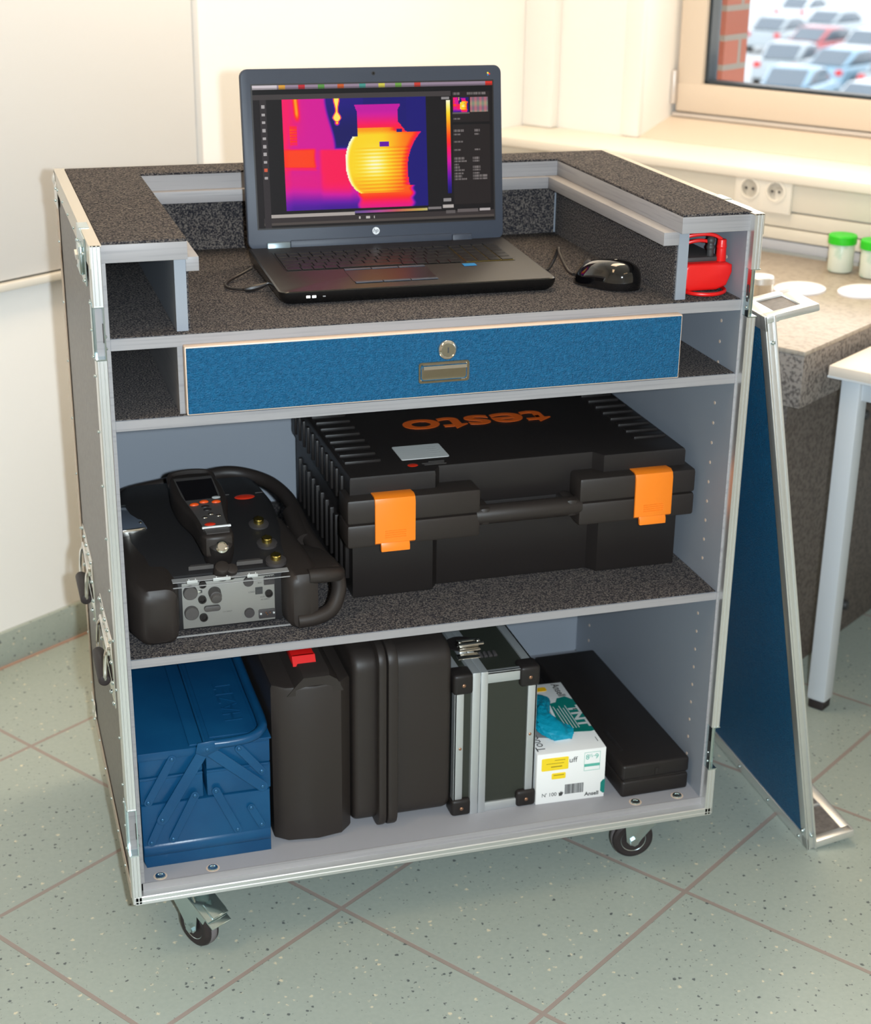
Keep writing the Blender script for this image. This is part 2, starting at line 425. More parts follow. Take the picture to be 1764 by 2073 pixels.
def window(n, v0, v1, z0, z1):
    """fixed frame with one sash; root carries the outer frame"""
    ud = WU + 0.165
    b = room(); b.box(ud + 0.01, ud + 0.08, v0, v1, z0, z0 + 0.05, r=0.003); b.box(ud + 0.01, ud + 0.08, v0, v1, z1 - 0.05, z1, r=0.003)
    b.box(ud + 0.01, ud + 0.08, v0, v0 + 0.05, z0, z1, r=0.003); b.box(ud + 0.01, ud + 0.08, v1 - 0.05, v1, z0, z1, r=0.003)
    w = struct(b.build('window_%d' % n, 'frame_beige'))
    a0, a1, c0, c1 = v0 + 0.012, v1 - 0.012, z0 + 0.008, z1 - 0.012
    t = 0.075; b = room()
    for q in ((a0, a1, c0, c0 + t), (a0, a1, c1 - t, c1), (a0, a0 + t, c0 + t - 0.004, c1 - t + 0.004), (a1 - t, a1, c0 + t - 0.004, c1 - t + 0.004)):
        b.box(ud - 0.014, ud + 0.05, q[0], q[1], q[2], q[3], r=0.006)
    s = b.build('sash', 'frame_beige', w)
    b = room(); g = t - 0.004
    for q in ((a0 + g, a1 - g, c0 + g, c0 + g + 0.012), (a0 + g, a1 - g, c1 - g - 0.012, c1 - g), (a0 + g, a0 + g + 0.014, c0 + g, c1 - g), (a1 - g - 0.014, a1 - g, c0 + g, c1 - g)):
        b.box(ud + 0.0, ud + 0.045, q[0], q[1], q[2], q[3])
    b.build('gasket', 'gasket', s)
    b = room(); b.box(ud + 0.03, ud + 0.034, a0 + g, a1 - g, c0 + g, c1 - g); b.build('pane', 'pane', s)
    b = room()
    for z in (c0 + 0.02, c1 - 0.12):
        b.cyl((ud - 0.02, a1 + 0.004, z), (ud - 0.02, a1 + 0.004, z + 0.085), 0.008, bev=0.002)
    b.box(ud - 0.02, ud - 0.008, a0, a1 + 0.006, c0 - 0.012, c0 - 0.002, r=0.002)
    b.build('hinge', mat('window_hinge', (214, 208, 204), 0.35, 0.5), s)
    return w
gm = bpy.data.materials.new('pane'); gm.use_nodes = True
nt = gm.node_tree; nt.nodes.remove(nt.nodes['Principled BSDF'])
tr = nt.nodes.new('ShaderNodeBsdfTransparent'); gl = nt.nodes.new('ShaderNodeBsdfGlossy'); gl.inputs['Roughness'].default_value = 0.02
fr = nt.nodes.new('ShaderNodeFresnel'); fr.inputs['IOR'].default_value = 1.3; mxs = nt.nodes.new('ShaderNodeMixShader')
nt.links.new(fr.outputs[0], mxs.inputs[0]); nt.links.new(tr.outputs[0], mxs.inputs[1]); nt.links.new(gl.outputs[0], mxs.inputs[2])
nt.links.new(mxs.outputs[0], nt.nodes['Material Output'].inputs[0]); M['pane'] = gm; M['clear'] = gm.copy(); M['clear'].name = 'clear_plastic'
for n_ in M['clear'].node_tree.nodes:
    if n_.type == 'FRESNEL': n_.inputs['IOR'].default_value = 1.08
window(1, -0.85, 1.175, 0.985, 2.35)
window(2, -3.6, -1.3, 0.985, 2.35)
# brick reveal outside the window
b = room(); bmx = bmesh.new(); uvl = bmx.loops.layers.uv.new('UVMap')
def brick_box(u0, u1, v0, v1, z0, z1):
    bb = bmesh.new(); bmesh.ops.create_cube(bb, size=1)
    me = bpy.data.meshes.new('brick_pier'); uv = bb.loops.layers.uv.new('UVMap')
    for v in bb.verts: v.co = Vector((u0 if v.co.x < 0 else u1, v0 if v.co.y < 0 else v1, z0 if v.co.z < 0 else z1))
    bb.normal_update()
    for f in bb.faces:
        for l in f.loops:
            c = l.vert.co; l[uv].uv = ((c.y if abs(f.normal.x) > 0.5 else c.x) + 0.085, c.z - 0.012)
    bb.transform(ROOM); bb.to_mesh(me); bb.free(); me.materials.append(M['brick'])
    o = bpy.data.objects.new('wall_outer', me); COL.objects.link(o); return o
bmx.free(); b.bm.free()
struct(brick_box(WU + 0.352, WU + 0.475, 1.142, 1.9, -5, 3.2))

# whiteboard on the left wall
wb = thing('whiteboard', 'white wall board with a pale lower rail at top left, behind the flight case', 'whiteboard', UV(-0.3, WV - 0.01, 0.8), GA)
b = room(); b.box(-1.4, 0.765, WV - 0.022, WV, 0.815, 2.1, r=0.003); b.build('panel', 'board', wb)
b = room(); b.box(-1.4, 0.765, WV - 0.03, WV, 0.795, 0.811, r=0.003); b.build('rail', 'board_edge', wb)
b = room(); b.box(0.765, 0.782, WV - 0.024, WV, 0.795, 2.1, r=0.004); b.build('edge_strip', 'board', wb)

# double socket in the duct
sk = thing('wall_socket', 'white double power socket set in the cable duct under the window sill', 'socket', UV(1.78, 0.69, 0.848), GA)
b = room(); b.box(1.774, 1.786, 0.615, 0.762, 0.842, 0.932, r=0.004); b.build('cover_plate', 'sill', sk)
for v in (0.722, 0.654):
    b = room()
    tf = T(1.774, v, 0.893) @ RY(-PI / 2)
    b.lathe([(0.026, 0.0), (0.026, 0.003), (0.021, 0.004), (0.0195, -0.008), (0.0, -0.008)], tf=tf)
    s = b.build('socket_insert', 'sill', sk)
    b = room()
    for dz in (-0.009, 0.009): b.cyl((1.7715, v + dz, 0.893), (1.776, v + dz, 0.893), 0.003)
    b.build('contact', 'midgrey', s)

# ------------------------------------------------------------------ bench, table
bn = thing('stone_bench', 'speckled stone workbench with a thick slab top under the window', 'bench', UV(1.35, 0.8, 0), GA)
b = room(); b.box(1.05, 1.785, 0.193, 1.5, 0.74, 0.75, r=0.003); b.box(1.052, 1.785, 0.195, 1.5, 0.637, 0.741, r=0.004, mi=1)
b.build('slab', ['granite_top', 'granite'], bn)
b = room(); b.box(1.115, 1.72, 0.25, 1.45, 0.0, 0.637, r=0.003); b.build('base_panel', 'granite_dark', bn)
for u, z in ((1.472, 0.514), (1.481, 0.07)):
    b = room(); b.cyl((u, 0.25, z), (u, 0.238, z), 0.012, 0.010, bev=0.002); b.build('bolt', 'print', bn)

tb = thing('white_table', 'white table with a square metal leg at right edge', 'table', UV(1.7, -0.2, 0), GA)
b = room(); b.box(1.098, 2.3 - 0.5, -0.7, 0.167, 0.698, 0.72, r=0.004); b.box(1.098, 1.8, -0.7, 0.167, 0.696, 0.7, mi=1)
b.build('tabletop', ['table_top', 'table_white'], tb)
b = room(); b.box(1.125, 1.155, -0.68, 0.14, 0.655, 0.696, r=0.003); b.box(1.125, 1.78, 0.11, 0.14, 0.655, 0.696, r=0.003); b.build('frame', 'table_white', tb)
for u, v in ((1.115, 0.147), (1.745, 0.147), (1.115, -0.69), (1.745, -0.69)):
    b = room(); b.box(u, u + 0.04, v - 0.04, v, 0.02, 0.697, r=0.005); l = b.build('leg', 'table_white', tb)
    b = room(); b.box(u + 0.003, u + 0.037, v - 0.037, v - 0.003, 0.0, 0.02, r=0.004); b.build('foot_cap', 'rubber', l)

# things on the bench
def jar(u, v, z, lab):
    j = thing('specimen_jar', lab, 'jar', UV(u, v, z), GA, 'green capped jars on the bench')
    o = UV(u, v, z)
    b = MB(T(*o)); b.lathe([(0.022, 0), (0.027, 0.003), (0.028, 0.006), (0.028, 0.060), (0.025, 0.066), (0.0, 0.066)]); b.build('jar_body', 'jar', j)
    b = MB(T(*o)); b.lathe([(0.031, 0.064), (0.0315, 0.066), (0.0315, 0.081), (0.029, 0.084), (0, 0.084)]); b.build('lid', 'green', j)
jar(1.705, 0.445, 0.75, 'green-lidded jar standing upright left of the other, on the stone bench')
jar(1.70, 0.366, 0.75, 'green-capped jar at the photo\'s right edge on the stone bench')
def papers(u, v, ru, rv, lab, n=14):
    b = MB(T(*UV(u, v, 0.7501)) @ RZ(GA)); pts = []
    for i in range(40):
        a = 2 * PI * i / 40; k = 1 + 0.02 * math.sin(3 * a)
        pts.append((ru * k * math.cos(a), rv * k * math.sin(a)))
    b.prism(pts, 0, 0.0035)
    b.prism([(x * 0.78, y * 0.78) for x, y in pts], 0.0034, 0.0042)
    o = b.build('filter_paper', 'paper'); tag(o, lab, 'paper', 'filter papers on the bench')
papers(1.49, 0.432, 0.064, 0.052, 'white round filter paper on the bench, the left one of two')
papers(1.56, 0.318, 0.066, 0.052, 'white round filter paper on the bench, nearer the right edge')
c_ = thing('metal_tin', 'small round metal tin on the bench just right of the flight case', 'tin', UV(1.375, 0.465, 0.75), GA)
b = MB(T(*UV(1.375, 0.465, 0.75))); b.lathe([(0.024, 0), (0.026, 0.002), (0.026, 0.034), (0.024, 0.036), (0, 0.036)]); b.build('tin_body', 'chrome', c_)
b = MB(T(*UV(1.375, 0.465, 0.75))); b.lathe([(0.0275, 0.030), (0.0275, 0.042), (0.026, 0.044), (0, 0.044)]); b.build('lid', 'alu', c_)

# ------------------------------------------------------------------ car park outside
GZ = -5.0
o = MB().box(-60, 120, -30, 140, GZ - 0.1, GZ).build('parking_lot', 'asphalt'); tag(o, 'grey parking lot seen through the window', 'parking lot')
o['kind'] = 'structure'; del o['label']; del o['category']; o.name = 'floor_outside'
def car_proto(paint):
    r = thing('car', 'x', 'car', (0, 0, 0))
    b = MB()
    # stations along the car: (x, half width, z bottom, z belt)
    prof = [(-2.1, 0.55), (-2.05, 0.78), (-1.3, 0.9), (-0.4, 0.93), (0.6, 0.93), (1.3, 0.9), (1.95, 0.78), (2.1, 0.6)]
    pts = [(-2.1, 0.3), (-2.15, 0.55), (-2.0, 0.78), (-1.2, 0.92), (1.2, 0.95), (1.95, 0.92), (2.1, 0.7), (2.1, 0.3)]
    b.prism(pts, -0.86, 0.86, 'Y', r=0.12, seg=3)
    body = b.build('body', paint, r, sharp=50)
    b = MB(); b.prism([(-1.25, 0.9), (-0.5, 1.36), (0.1, 1.44), (0.9, 1.42), (1.75, 0.94)], -0.72, 0.72, 'Y', r=0.14, seg=3)
    b.build('cabin', paint, r, sharp=50)
    b = MB(); b.prism([(-1.12, 0.97), (-0.46, 1.31), (0.1, 1.37), (0.85, 1.35), (1.5, 0.97)], -0.735, 0.735, 'Y', r=0.02)
    b.prism([(-1.3, 0.93), (-0.56, 1.37), (-0.5, 1.34), (-1.18, 0.91)], -0.6, 0.6, 'Y')
    b.prism([(0.98, 1.4), (1.74, 0.97), (1.66, 0.95), (0.9, 1.37)], -0.58, 0.58, 'Y')
    b.build('window_glass', 'car_glass', r)
    for x in (-1.3, 1.3):
        for y in (-0.84, 0.84):
            b = MB(); b.cyl((x, y - 0.1, 0.31), (x, y + 0.1, 0.31), 0.31, n=20, bev=0.03); w = b.build('wheel', 'rubber', r)
    b = MB()
    for y in (-0.62, 0.62): b.box(-2.13, -2.0, y - 0.16, y + 0.16, 0.6, 0.72, r=0.03)
    b.build('headlamp', 'chrome', r)
    b = MB()
    for y in (-0.66, 0.66): b.box(1.98, 2.12, y - 0.12, y + 0.12, 0.68, 0.86, r=0.03)
    b.build('tail_lamp', 'red', r)
    return r
paints = {'white': (232, 236, 238), 'silver': (176, 186, 190), 'pale blue': (150, 184, 204), 'red': (196, 96, 100), 'grey': (120, 130, 138), 'dark': (60, 66, 72)}
pm = {k: mat('car_paint_' + k.replace(' ', '_'), v, 0.25, 0.1, coat=0.6) for k, v in paints.items()}
fwd = Vector((math.sin(0.2902), math.cos(0.2902), 0)); rgt = Vector((fwd.y, -fwd.x, 0))
def spot(px, dist):
    d = fwd + rgt * ((px - 882) / FPX * 1.06)
    p = Vector((cam.location.x, cam.location.y, 0)) + d * dist
    return (p.x, p.y, GZ)
cars = [(1530, 44, 'white', 0.0), (1560, 51, 'pale blue', 0.0), (1545, 59, 'silver', 0.0), (1520, 71, 'silver', 0.1),
        (1720, 47, 'white', 0.25), (1650, 57, 'pale blue', 0.2), (1760, 55, 'silver', 0.2), (1600, 66, 'red', 0.2),
        (1700, 65, 'white', 0.2), (1620, 75, 'silver', 0.2), (1560, 84, 'white', 0.1), (1790, 64, 'grey', 0.2)]
words = ['white car nearest the brick edge at the window pane\'s lower left', 'pale blue car next to the lowest white one by the brick edge', 'silver car halfway up the pane beside the brick edge', 'silver car high beside the brick edge behind the red car',
         'large white car at the lower right of the window pane', 'pale blue car behind the large white one, mid pane', 'silver car at the right edge of the pane, lower row', 'red car in the middle of the parked rows',
         'white car behind the pale blue ones, right of the red car', 'silver car in the back row above the red car', 'white car at the very top of the pane by the brick', 'grey car at the far right edge of the pane']
first = {}
for (px, ds, col, da), lab in zip(cars, words):
    if col not in first: c = first[col] = car_proto(pm[col])
    else: c = copy_tree(first[col])
    c['label'] = lab; c['group'] = 'parked cars outside the window'
    c.location = spot(px, ds); c.rotation_euler = (0, 0, -0.2902 + PI + R(62) - da)

# ------------------------------------------------------------------ flight case
W, D, H, ZB = 0.95, 0.60, 1.1118, 0.115
XI, XR = 0.017, 0.933           # inner faces
YS = 0.017                      # front plane of the boards
Z1, Z2, Z3, Z0 = 0.9856, 0.8723, 0.5142, 0.1396
fc = thing('flight_case', 'tall open flight case on castors with grey shelves and aluminium edging', 'flight case', (0.475, 0.3, 0))
def board(name, x0, x1, y0, y1, z0, z1, mats='grey', parent=fc, r=0.0006, front=None, label=None):
    b = MB(); b.box(x0, x1, y0, y1, z0, z1, r=r, seg=1)
    if front is not None: b.box(x0 + 0.0003, x1 - 0.0003, y0 - 0.0006, y0 + 0.0004, z0 + 0.0003, z1 - 0.0003, mi=1)
    return b.build(name, mats, parent, label=label)
def side(x_in, x_out, name):
    b = MB(); a, c = min(x_in, x_out), max(x_in, x_out)
    b.box(a, c, YS, D - 0.008, 0.121, 1.0858)
    b.box(a, c, YS - 0.0006, YS, 0.14, 1.0858, mi=1)
    xx = (x_out, x_out - 0.0012) if x_out < x_in else (x_out, x_out + 0.0012)
    b.box(min(xx), max(xx), YS, D - 0.008, 0.118, 1.09, mi=2)
    s = b.build(name, ['grey', 'grain', 'laminate'], fc)
    # rows of shelf pin holes
    sgn = 1 if x_in < x_out else -1
    b = MB()
    for y in (0.075, 0.52):
        for i in range(27):
            z = 0.19 + i * 0.0325
            if abs(z - Z3 + 0.008) < 0.012 or z > 1.07: continue
            b.cyl((x_in - sgn * 0.0006, y, z), (x_in + sgn * 0.001, y, z), 0.0027, n=8)
    b.build('pin_hole', 'beige_edge', s)
    return s
side(XI, -0.0005, 'side_panel'); side(XR, 0.9465, 'side_panel')
b = MB(); b.box(XI, XR, D - 0.017, D - 0.006, Z0 - 0.01, 1.086); b.box(0.004, 0.946, D - 0.006, D - 0.004, 0.118, 1.09, mi=1)
b.build('back_panel', ['grey', 'laminate'], fc)
b = MB(); b.box(XI - 0.01, XR + 0.01, YS, D - 0.008, Z0 - 0.014, Z0, r=0.0008); b.build('base_panel', 'grey_floor', fc)
# shelves with carpet
def carpet(name, x0, x1, y0, y1, z, parent, h=0.003):
    b = MB(); bb = bmesh.new()
    b.box(x0, x1, y0, y1, z, z + h, r=0.001)
    return b.build(name, 'carpet', parent)
for z, t in ((Z1, 0.0175), (Z2, 0.0165), (Z3, 0.0145)):
    s = board('shelf', XI, XR, YS, D - 0.018, z - t, z - 0.0015, ['grey', 'grain'], front=1)
    carpet('carpet', XI + 0.001, XR - 0.001, YS + 0.002, D - 0.018, z - 0.002, s, h=0.002)
# U shaped top board
sl = MB()
sl.box(0.010, 0.1235, YS - 0.002, D - 0.006, H - 0.026, H - 0.002, r=0.0008); sl.box(0.829, 0.940, YS - 0.002, D - 0.006, H - 0.026, H - 0.002, r=0.0008)
sl.box(0.1235, 0.829, 0.520, D - 0.006, H - 0.026, H - 0.002)
top = sl.build('top_board', 'grain', fc)
b = MB(); pts = [(0.0125, 0.0155), (0.1232, 0.0155), (0.1232, 0.5205), (0.8293, 0.5205), (0.8293, 0.0155), (0.939, 0.0155), (0.939, 0.592), (0.0125, 0.592)]
b.prism(pts, H - 0.002, H + 0.0018, 'Z', r=0.0008, seg=1)
b.build('carpet', 'carpet', top)
# rebate ledge under the top board
b = MB(); zl0, zl1 = 1.0665, H - 0.026
b.box(0.1225, 0.140, 0.030, 0.52, zl0, zl1, r=0.0008); b.box(0.8085, 0.833, 0.030, 0.52, zl0, zl1, r=0.0008); b.box(0.14, 0.8085, 0.505, 0.54, zl0, zl1, r=0.0008)
b.build('ledge', 'grain', fc)
# upper compartment walls
for x0, x1, inner in ((0.107, 0.1225, 1), (0.833, 0.849, 0)):
    b = MB(); b.box(x0, x1, 0.0315, 0.54, Z1, H - 0.026); d = b.build('divider', 'grey', fc)
    if inner: b = MB(); b.box(x1, x1 + 0.003, 0.035, 0.52, Z1, zl0 - 0.001)
    else: b = MB(); b.box(x0 - 0.003, x0, 0.035, 0.52, Z1, zl0 - 0.001)
    b.build('carpet', 'carpet', d)
b = MB(); b.box(0.1225, 0.833, 0.532, 0.545, Z1, zl0); d = b.build('back_divider', 'grey', fc)
b = MB(); b.box(0.1255, 0.830, 0.529, 0.532, Z1, zl0 - 0.001); b.build('carpet', 'carpet', d)
for x0 in (0.105, 0.828):
    b = MB(); b.box(x0, x0 + 0.008, 0.024, 0.54, Z2, Z1 - 0.0175); b.build('divider', 'grain', fc)
# drawer
dr = MB(); dr.box(0.1115, 0.8325, 0.001, 0.017, 0.8765, 0.9715, r=0.0012)
dr = dr.build('drawer', 'beige_edge', fc)
b = MB(); b.box(0.1133, 0.8307, -0.0006, 0.004, 0.8783, 0.9697, r=0.0006, seg=1); b.build('front_panel', 'blue', dr)
b = MB(); b.box(0.118, 0.826, 0.017, 0.48, 0.879, 0.955); b.build('drawer_box', 'grey', dr)
b = MB(T(0.476, 0.0, 0.9445) @ RX(PI / 2)); b.lathe([(0.0145, -0.002), (0.0145, 0.002), (0.013, 0.005), (0.0105, 0.007), (0.0098, 0.0055), (0.0, 0.0055)], n=32)
b.box(-0.001, 0.001, -0.004, 0.004, 0.0054, 0.0058, mi=1); b.build('lock', ['chrome', 'print'], dr)
# recessed pull: rim with a bowl
b = MB(T(0.4717, 0.0, 0.9125))
def dish(b, hw, hh, depth, rim, r=0.004):
    n = 6; rings = []
    for (w, h, y, rr) in ((hw, hh, 0.0002, r), (hw - 0.0006, hh - 0.0006, -0.0018, r), (hw - rim, hh - rim, -0.0018, r), (hw - rim - 0.001, hh - rim - 0.001, depth * 0.5, r), (hw - rim - 0.004, hh - rim - 0.004, depth, r)):
        rings.append([b.bm.verts.new(b.tf @ Vector((x, y, z))) for x, z in rrect(-w, w, -h, h, rr, n)])
    for a, c in zip(rings, rings[1:]):
        k = len(a)
        for i in range(k): b.bm.faces.new([a[i], a[(i + 1) % k], c[(i + 1) % k], c[i]])
    b.bm.faces.new(rings[-1])
# the bowl sits proud of the front by its rim; the hole behind it is cut into the panel thickness visually by a shallow tray
dish(b, 0.0375, 0.0155, -0.0009, 0.003)
b.build('handle', mat('steel_pull', (186, 176, 160), 0.18, 1.0), dr)
b = MB(); b.prism([(0.0, 0.9255), (-0.0075, 0.9235), (-0.009, 0.919), (-0.0075, 0.9185), (0.0, 0.922)], 0.440, 0.503, 'X'); b.build('handle_lip', 'chrome', dr)

# aluminium profiles
def ptf(sx):
    """frame of one side: x grows inwards from the outer face"""
    return T(W, 0, 0) @ Matrix.Diagonal((-1, 1, 1, 1)) if sx else T(-0.0035, 0, 0)
def profile_v(sx, segs):
    """deep aluminium profile on a front upright with two shallow grooves; sx=0 left, 1 right"""
    b = MB(ptf(sx))
    for z0, z1 in segs:
        b.prism([(0.0, 0.032), (0.0, 0.0012), (0.0012, 0), (0.0030, 0), (0.0038, 0.0008), (0.0046, 0), (0.0082, 0), (0.0090, 0.0008), (0.0098, 0), (0.0132, 0), (0.0142, 0.0012), (0.0142, 0.0165), (0.004, 0.0165), (0.004, 0.032)], z0, z1, 'Z')
    return b.build('edge_profile', 'alu', fc)
SEG = [(0.115, 0.200), (0.278, 0.961), (1.032, 1.1125)]
profile_v(0, SEG); profile_v(1, SEG)
b = MB(); b.prism([(0.0, 0.1135), (0.0, 0.118), (0.0008, 0.1188), (0.0, 0.1196), (0.0, 0.1255), (0.0012, 0.1268), (0.0168, 0.1268), (0.0168, 0.1135)], 0.0, 0.9475, 'X'); b.box(0.014, 0.936, 0.0155, 0.0175, 0.1268, 0.1395, mi=1)
b.build('edge_profile', ['alu', 'grain'], fc)
# angles along the top, back and bottom edges of both sides, coloured beige to tan
for sx in (0, 1):
    tf = ptf(sx)
    b = MB(tf); b.box(-0.001, 0.0155, 0.0, D, H - 0.0012, H + 0.0012, r=0.0005, seg=1); b.box(-0.001, 0.0008, 0.0, D, H - 0.029, H, r=0.0005, seg=1)
    b.build('top_angle', mat('beige_aluminium_%d' % sx, (214, 206, 192), 0.34, 0.85), fc)
    b = MB(tf); b.box(-0.001, 0.0008, D - 0.03, D, 0.117, H - 0.001, r=0.0005, seg=1); b.box(0.0, 0.028, D - 0.0012, D + 0.0008, 0.117, H - 0.001, r=0.0005, seg=1)
    b.build('back_angle', mat('beige_aluminium_b%d' % sx, (190, 168, 146), 0.36, 0.7), fc)
    b = MB(tf); b.box(-0.001, 0.0008, 0.02, D, 0.1145, 0.142, r=0.0005, seg=1); b.box(0, 0.028, 0.02, D, 0.1135, 0.1153, r=0.0004, seg=1)
    b.build('bottom_angle', mat('beige_aluminium_c%d' % sx, (196, 178, 160), 0.36, 0.7), fc)
    # zinc catch dishes let into the uprights
    for z0, z1 in ((0.200, 0.278), (0.961, 1.032)):
        b = MB(tf); b.box(0.0118, 0.0138, -0.001, 0.018, z0, z1, r=0.0004, seg=1); b.box(0.0, 0.0138, 0.0165, 0.0180, z0, z1, r=0.0004, seg=1)
        b.box(-0.0008, 0.0138, -0.0012, 0.018, z0 - 0.0006, z0 + 0.0014, r=0.0005, seg=1); b.box(-0.0008, 0.0138, -0.0012, 0.018, z1 - 0.0010, z1 + 0.0008, r=0.0005, seg=1)
        b.box(-0.0014, 0.0, 0.016, 0.034, z0 - 0.004, z1 + 0.004, r=0.0004, seg=1)
        d = b.build('catch_dish', 'zinc', fc)
        b = MB(tf); b.box(0.0112, 0.0119, 0.003, 0.0085, (z0 + z1) / 2 - 0.013, (z0 + z1) / 2 + 0.012); b.box(0.0136, 0.0141, 0.003, 0.0085, (z0 + z1) / 2 - 0.013, (z0 + z1) / 2 + 0.012); b.build('catch_slot', 'print', d)
        for q in ((0.0140, 0.006, z0 + 0.014), (0.0140, 0.006, z0 + 0.030), (-0.0014, 0.026, z0 - 0.001), (-0.0014, 0.026, (z0 + z1) / 2), (-0.0014, 0.026, z1 + 0.001)):
            b = MB(tf); b.sphere(q, 0.0022, n=6); b.build('rivet', 'zinc', d)
    # ball corners at the back
    for z in (0.130, 1.098):
        b = MB(tf); b.sphere((0.010, D - 0.010, z), 0.0155, n=10)
        dz = -1 if z > 0.5 else 1
        b.box(-0.0022, 0.0, D - 0.055, D, min(z, z + dz * 0.04), max(z, z + dz * 0.04), r=0.0008, seg=1)
        b.box(0.0, 0.055, D + 0.0004, D + 0.0024, min(z, z + dz * 0.04), max(z, z + dz * 0.04), r=0.0008, seg=1)
        c = b.build('ball_corner', 'chrome', fc)
        b = MB(tf)
        for y, q in ((D - 0.047, 0.008), (D - 0.02, 0.032)): b.sphere((-0.0026, y, z + dz * q), 0.0026, n=6)
        b.build('rivet', 'zinc', c)
    # rivets along the edges
    b = MB(tf)
    for i in range(5): b.sphere((-0.0012, 0.13 + i * 0.1, H - 0.021), 0.0023, n=6)
    for i in range(9):
        b.sphere((-0.0012, D - 0.023, 0.2 + i * 0.1), 0.0023, n=6); b.sphere((-0.0014, 0.024, 0.31 + i * 0.078), 0.0022, n=6)
    for i in range(5): b.sphere((-0.0012, 0.08 + i * 0.1, 0.134), 0.0023, n=6)
    b.build('rivet', 'zinc', fc)
    # butterfly catch on the top edge
    b = MB(tf); b.box(-0.0035, -0.001, 0.045, 0.150, H - 0.062, H + 0.001, r=0.0008, seg=1); b.box(-0.0035, 0.011, 0.112, 0.150, H + 0.0002, H + 0.0022, r=0.0006, seg=1)
    b.box(-0.009, -0.003, 0.060, 0.10, H - 0.05, H - 0.012, r=0.002)
    k = b.build('catch', 'zinc', fc)
    b = MB(tf); b.cyl((-0.0035, 0.082, H - 0.028), (-0.0095, 0.082, H - 0.028), 0.011, bev=0.0015); b.prism([(0.070, H - 0.031), (0.094, H - 0.027), (0.092, H - 0.022), (0.072, H - 0.025)], -0.0125, -0.009, 'X')
    b.build('catch_knob', 'chrome', k)
    b = MB(tf)
    for y in (0.052, 0.142):
        for z in (H - 0.055, H - 0.02): b.sphere((-0.0042, y, z), 0.0028, n=6)
    b.build('rivet', 'zinc', k)
    # spring handles on the side
    for yc, zc in ((0.47, 0.46), (0.17, 0.46)):
        hf = tf @ T(0.0022, yc, zc)
        b = MB(hf)
        b.box(-0.0022, 0.0006, -0.085, 0.085, -0.057, 0.057, r=0.001); b.box(-0.0075, -0.0005, -0.060, 0.060, 0.018, 0.034, r=0.003)
        h = b.build('handle', 'chrome', fc)
        for s2 in (-1, 1):
            b = MB(hf); b.tube([(-0.004, s2 * 0.052, 0.028), (-0.009, s2 * 0.054, 0.018), (-0.0115, s2 * 0.054, -0.008), (-0.0115, s2 * 0.050, -0.024)], 0.003, n=8); b.build('bail', 'chrome', h)
        b = MB(hf); b.cyl((-0.0125, -0.052, -0.026), (-0.0125, 0.052, -0.026), 0.0095, n=20, bev=0.004)
        b.build('grip', 'rubber', h)
        for y, z in [(y_, z_) for y_ in (-0.078, -0.039, 0.0, 0.039, 0.078) for z_ in (-0.051, 0.051)] + [(-0.078, -0.017), (-0.078, 0.017), (0.078, -0.017), (0.078, 0.017)]:
            b = MB(hf); b.sphere((-0.0026, y, z), 0.0034, n=6); b.build('rivet', 'zinc', h)
# countersunk castor bolts on the base board
for x, y in ((0.042, 0.028), (0.122, 0.028), (0.823, 0.030), (0.898, 0.030)):
    b = MB(T(x, y, Z0)); b.lathe([(0.0105, 0.0003), (0.0105, 0.0006), (0.0, 0.0006)], mi=1); b.lathe([(0.0082, 0.0004), (0.0075, 0.0022), (0.004, 0.003), (0.0035, 0.0018), (0, 0.0018)], n=20)
    b.build('bolt', ['zinc', 'beige_edge'], fc)
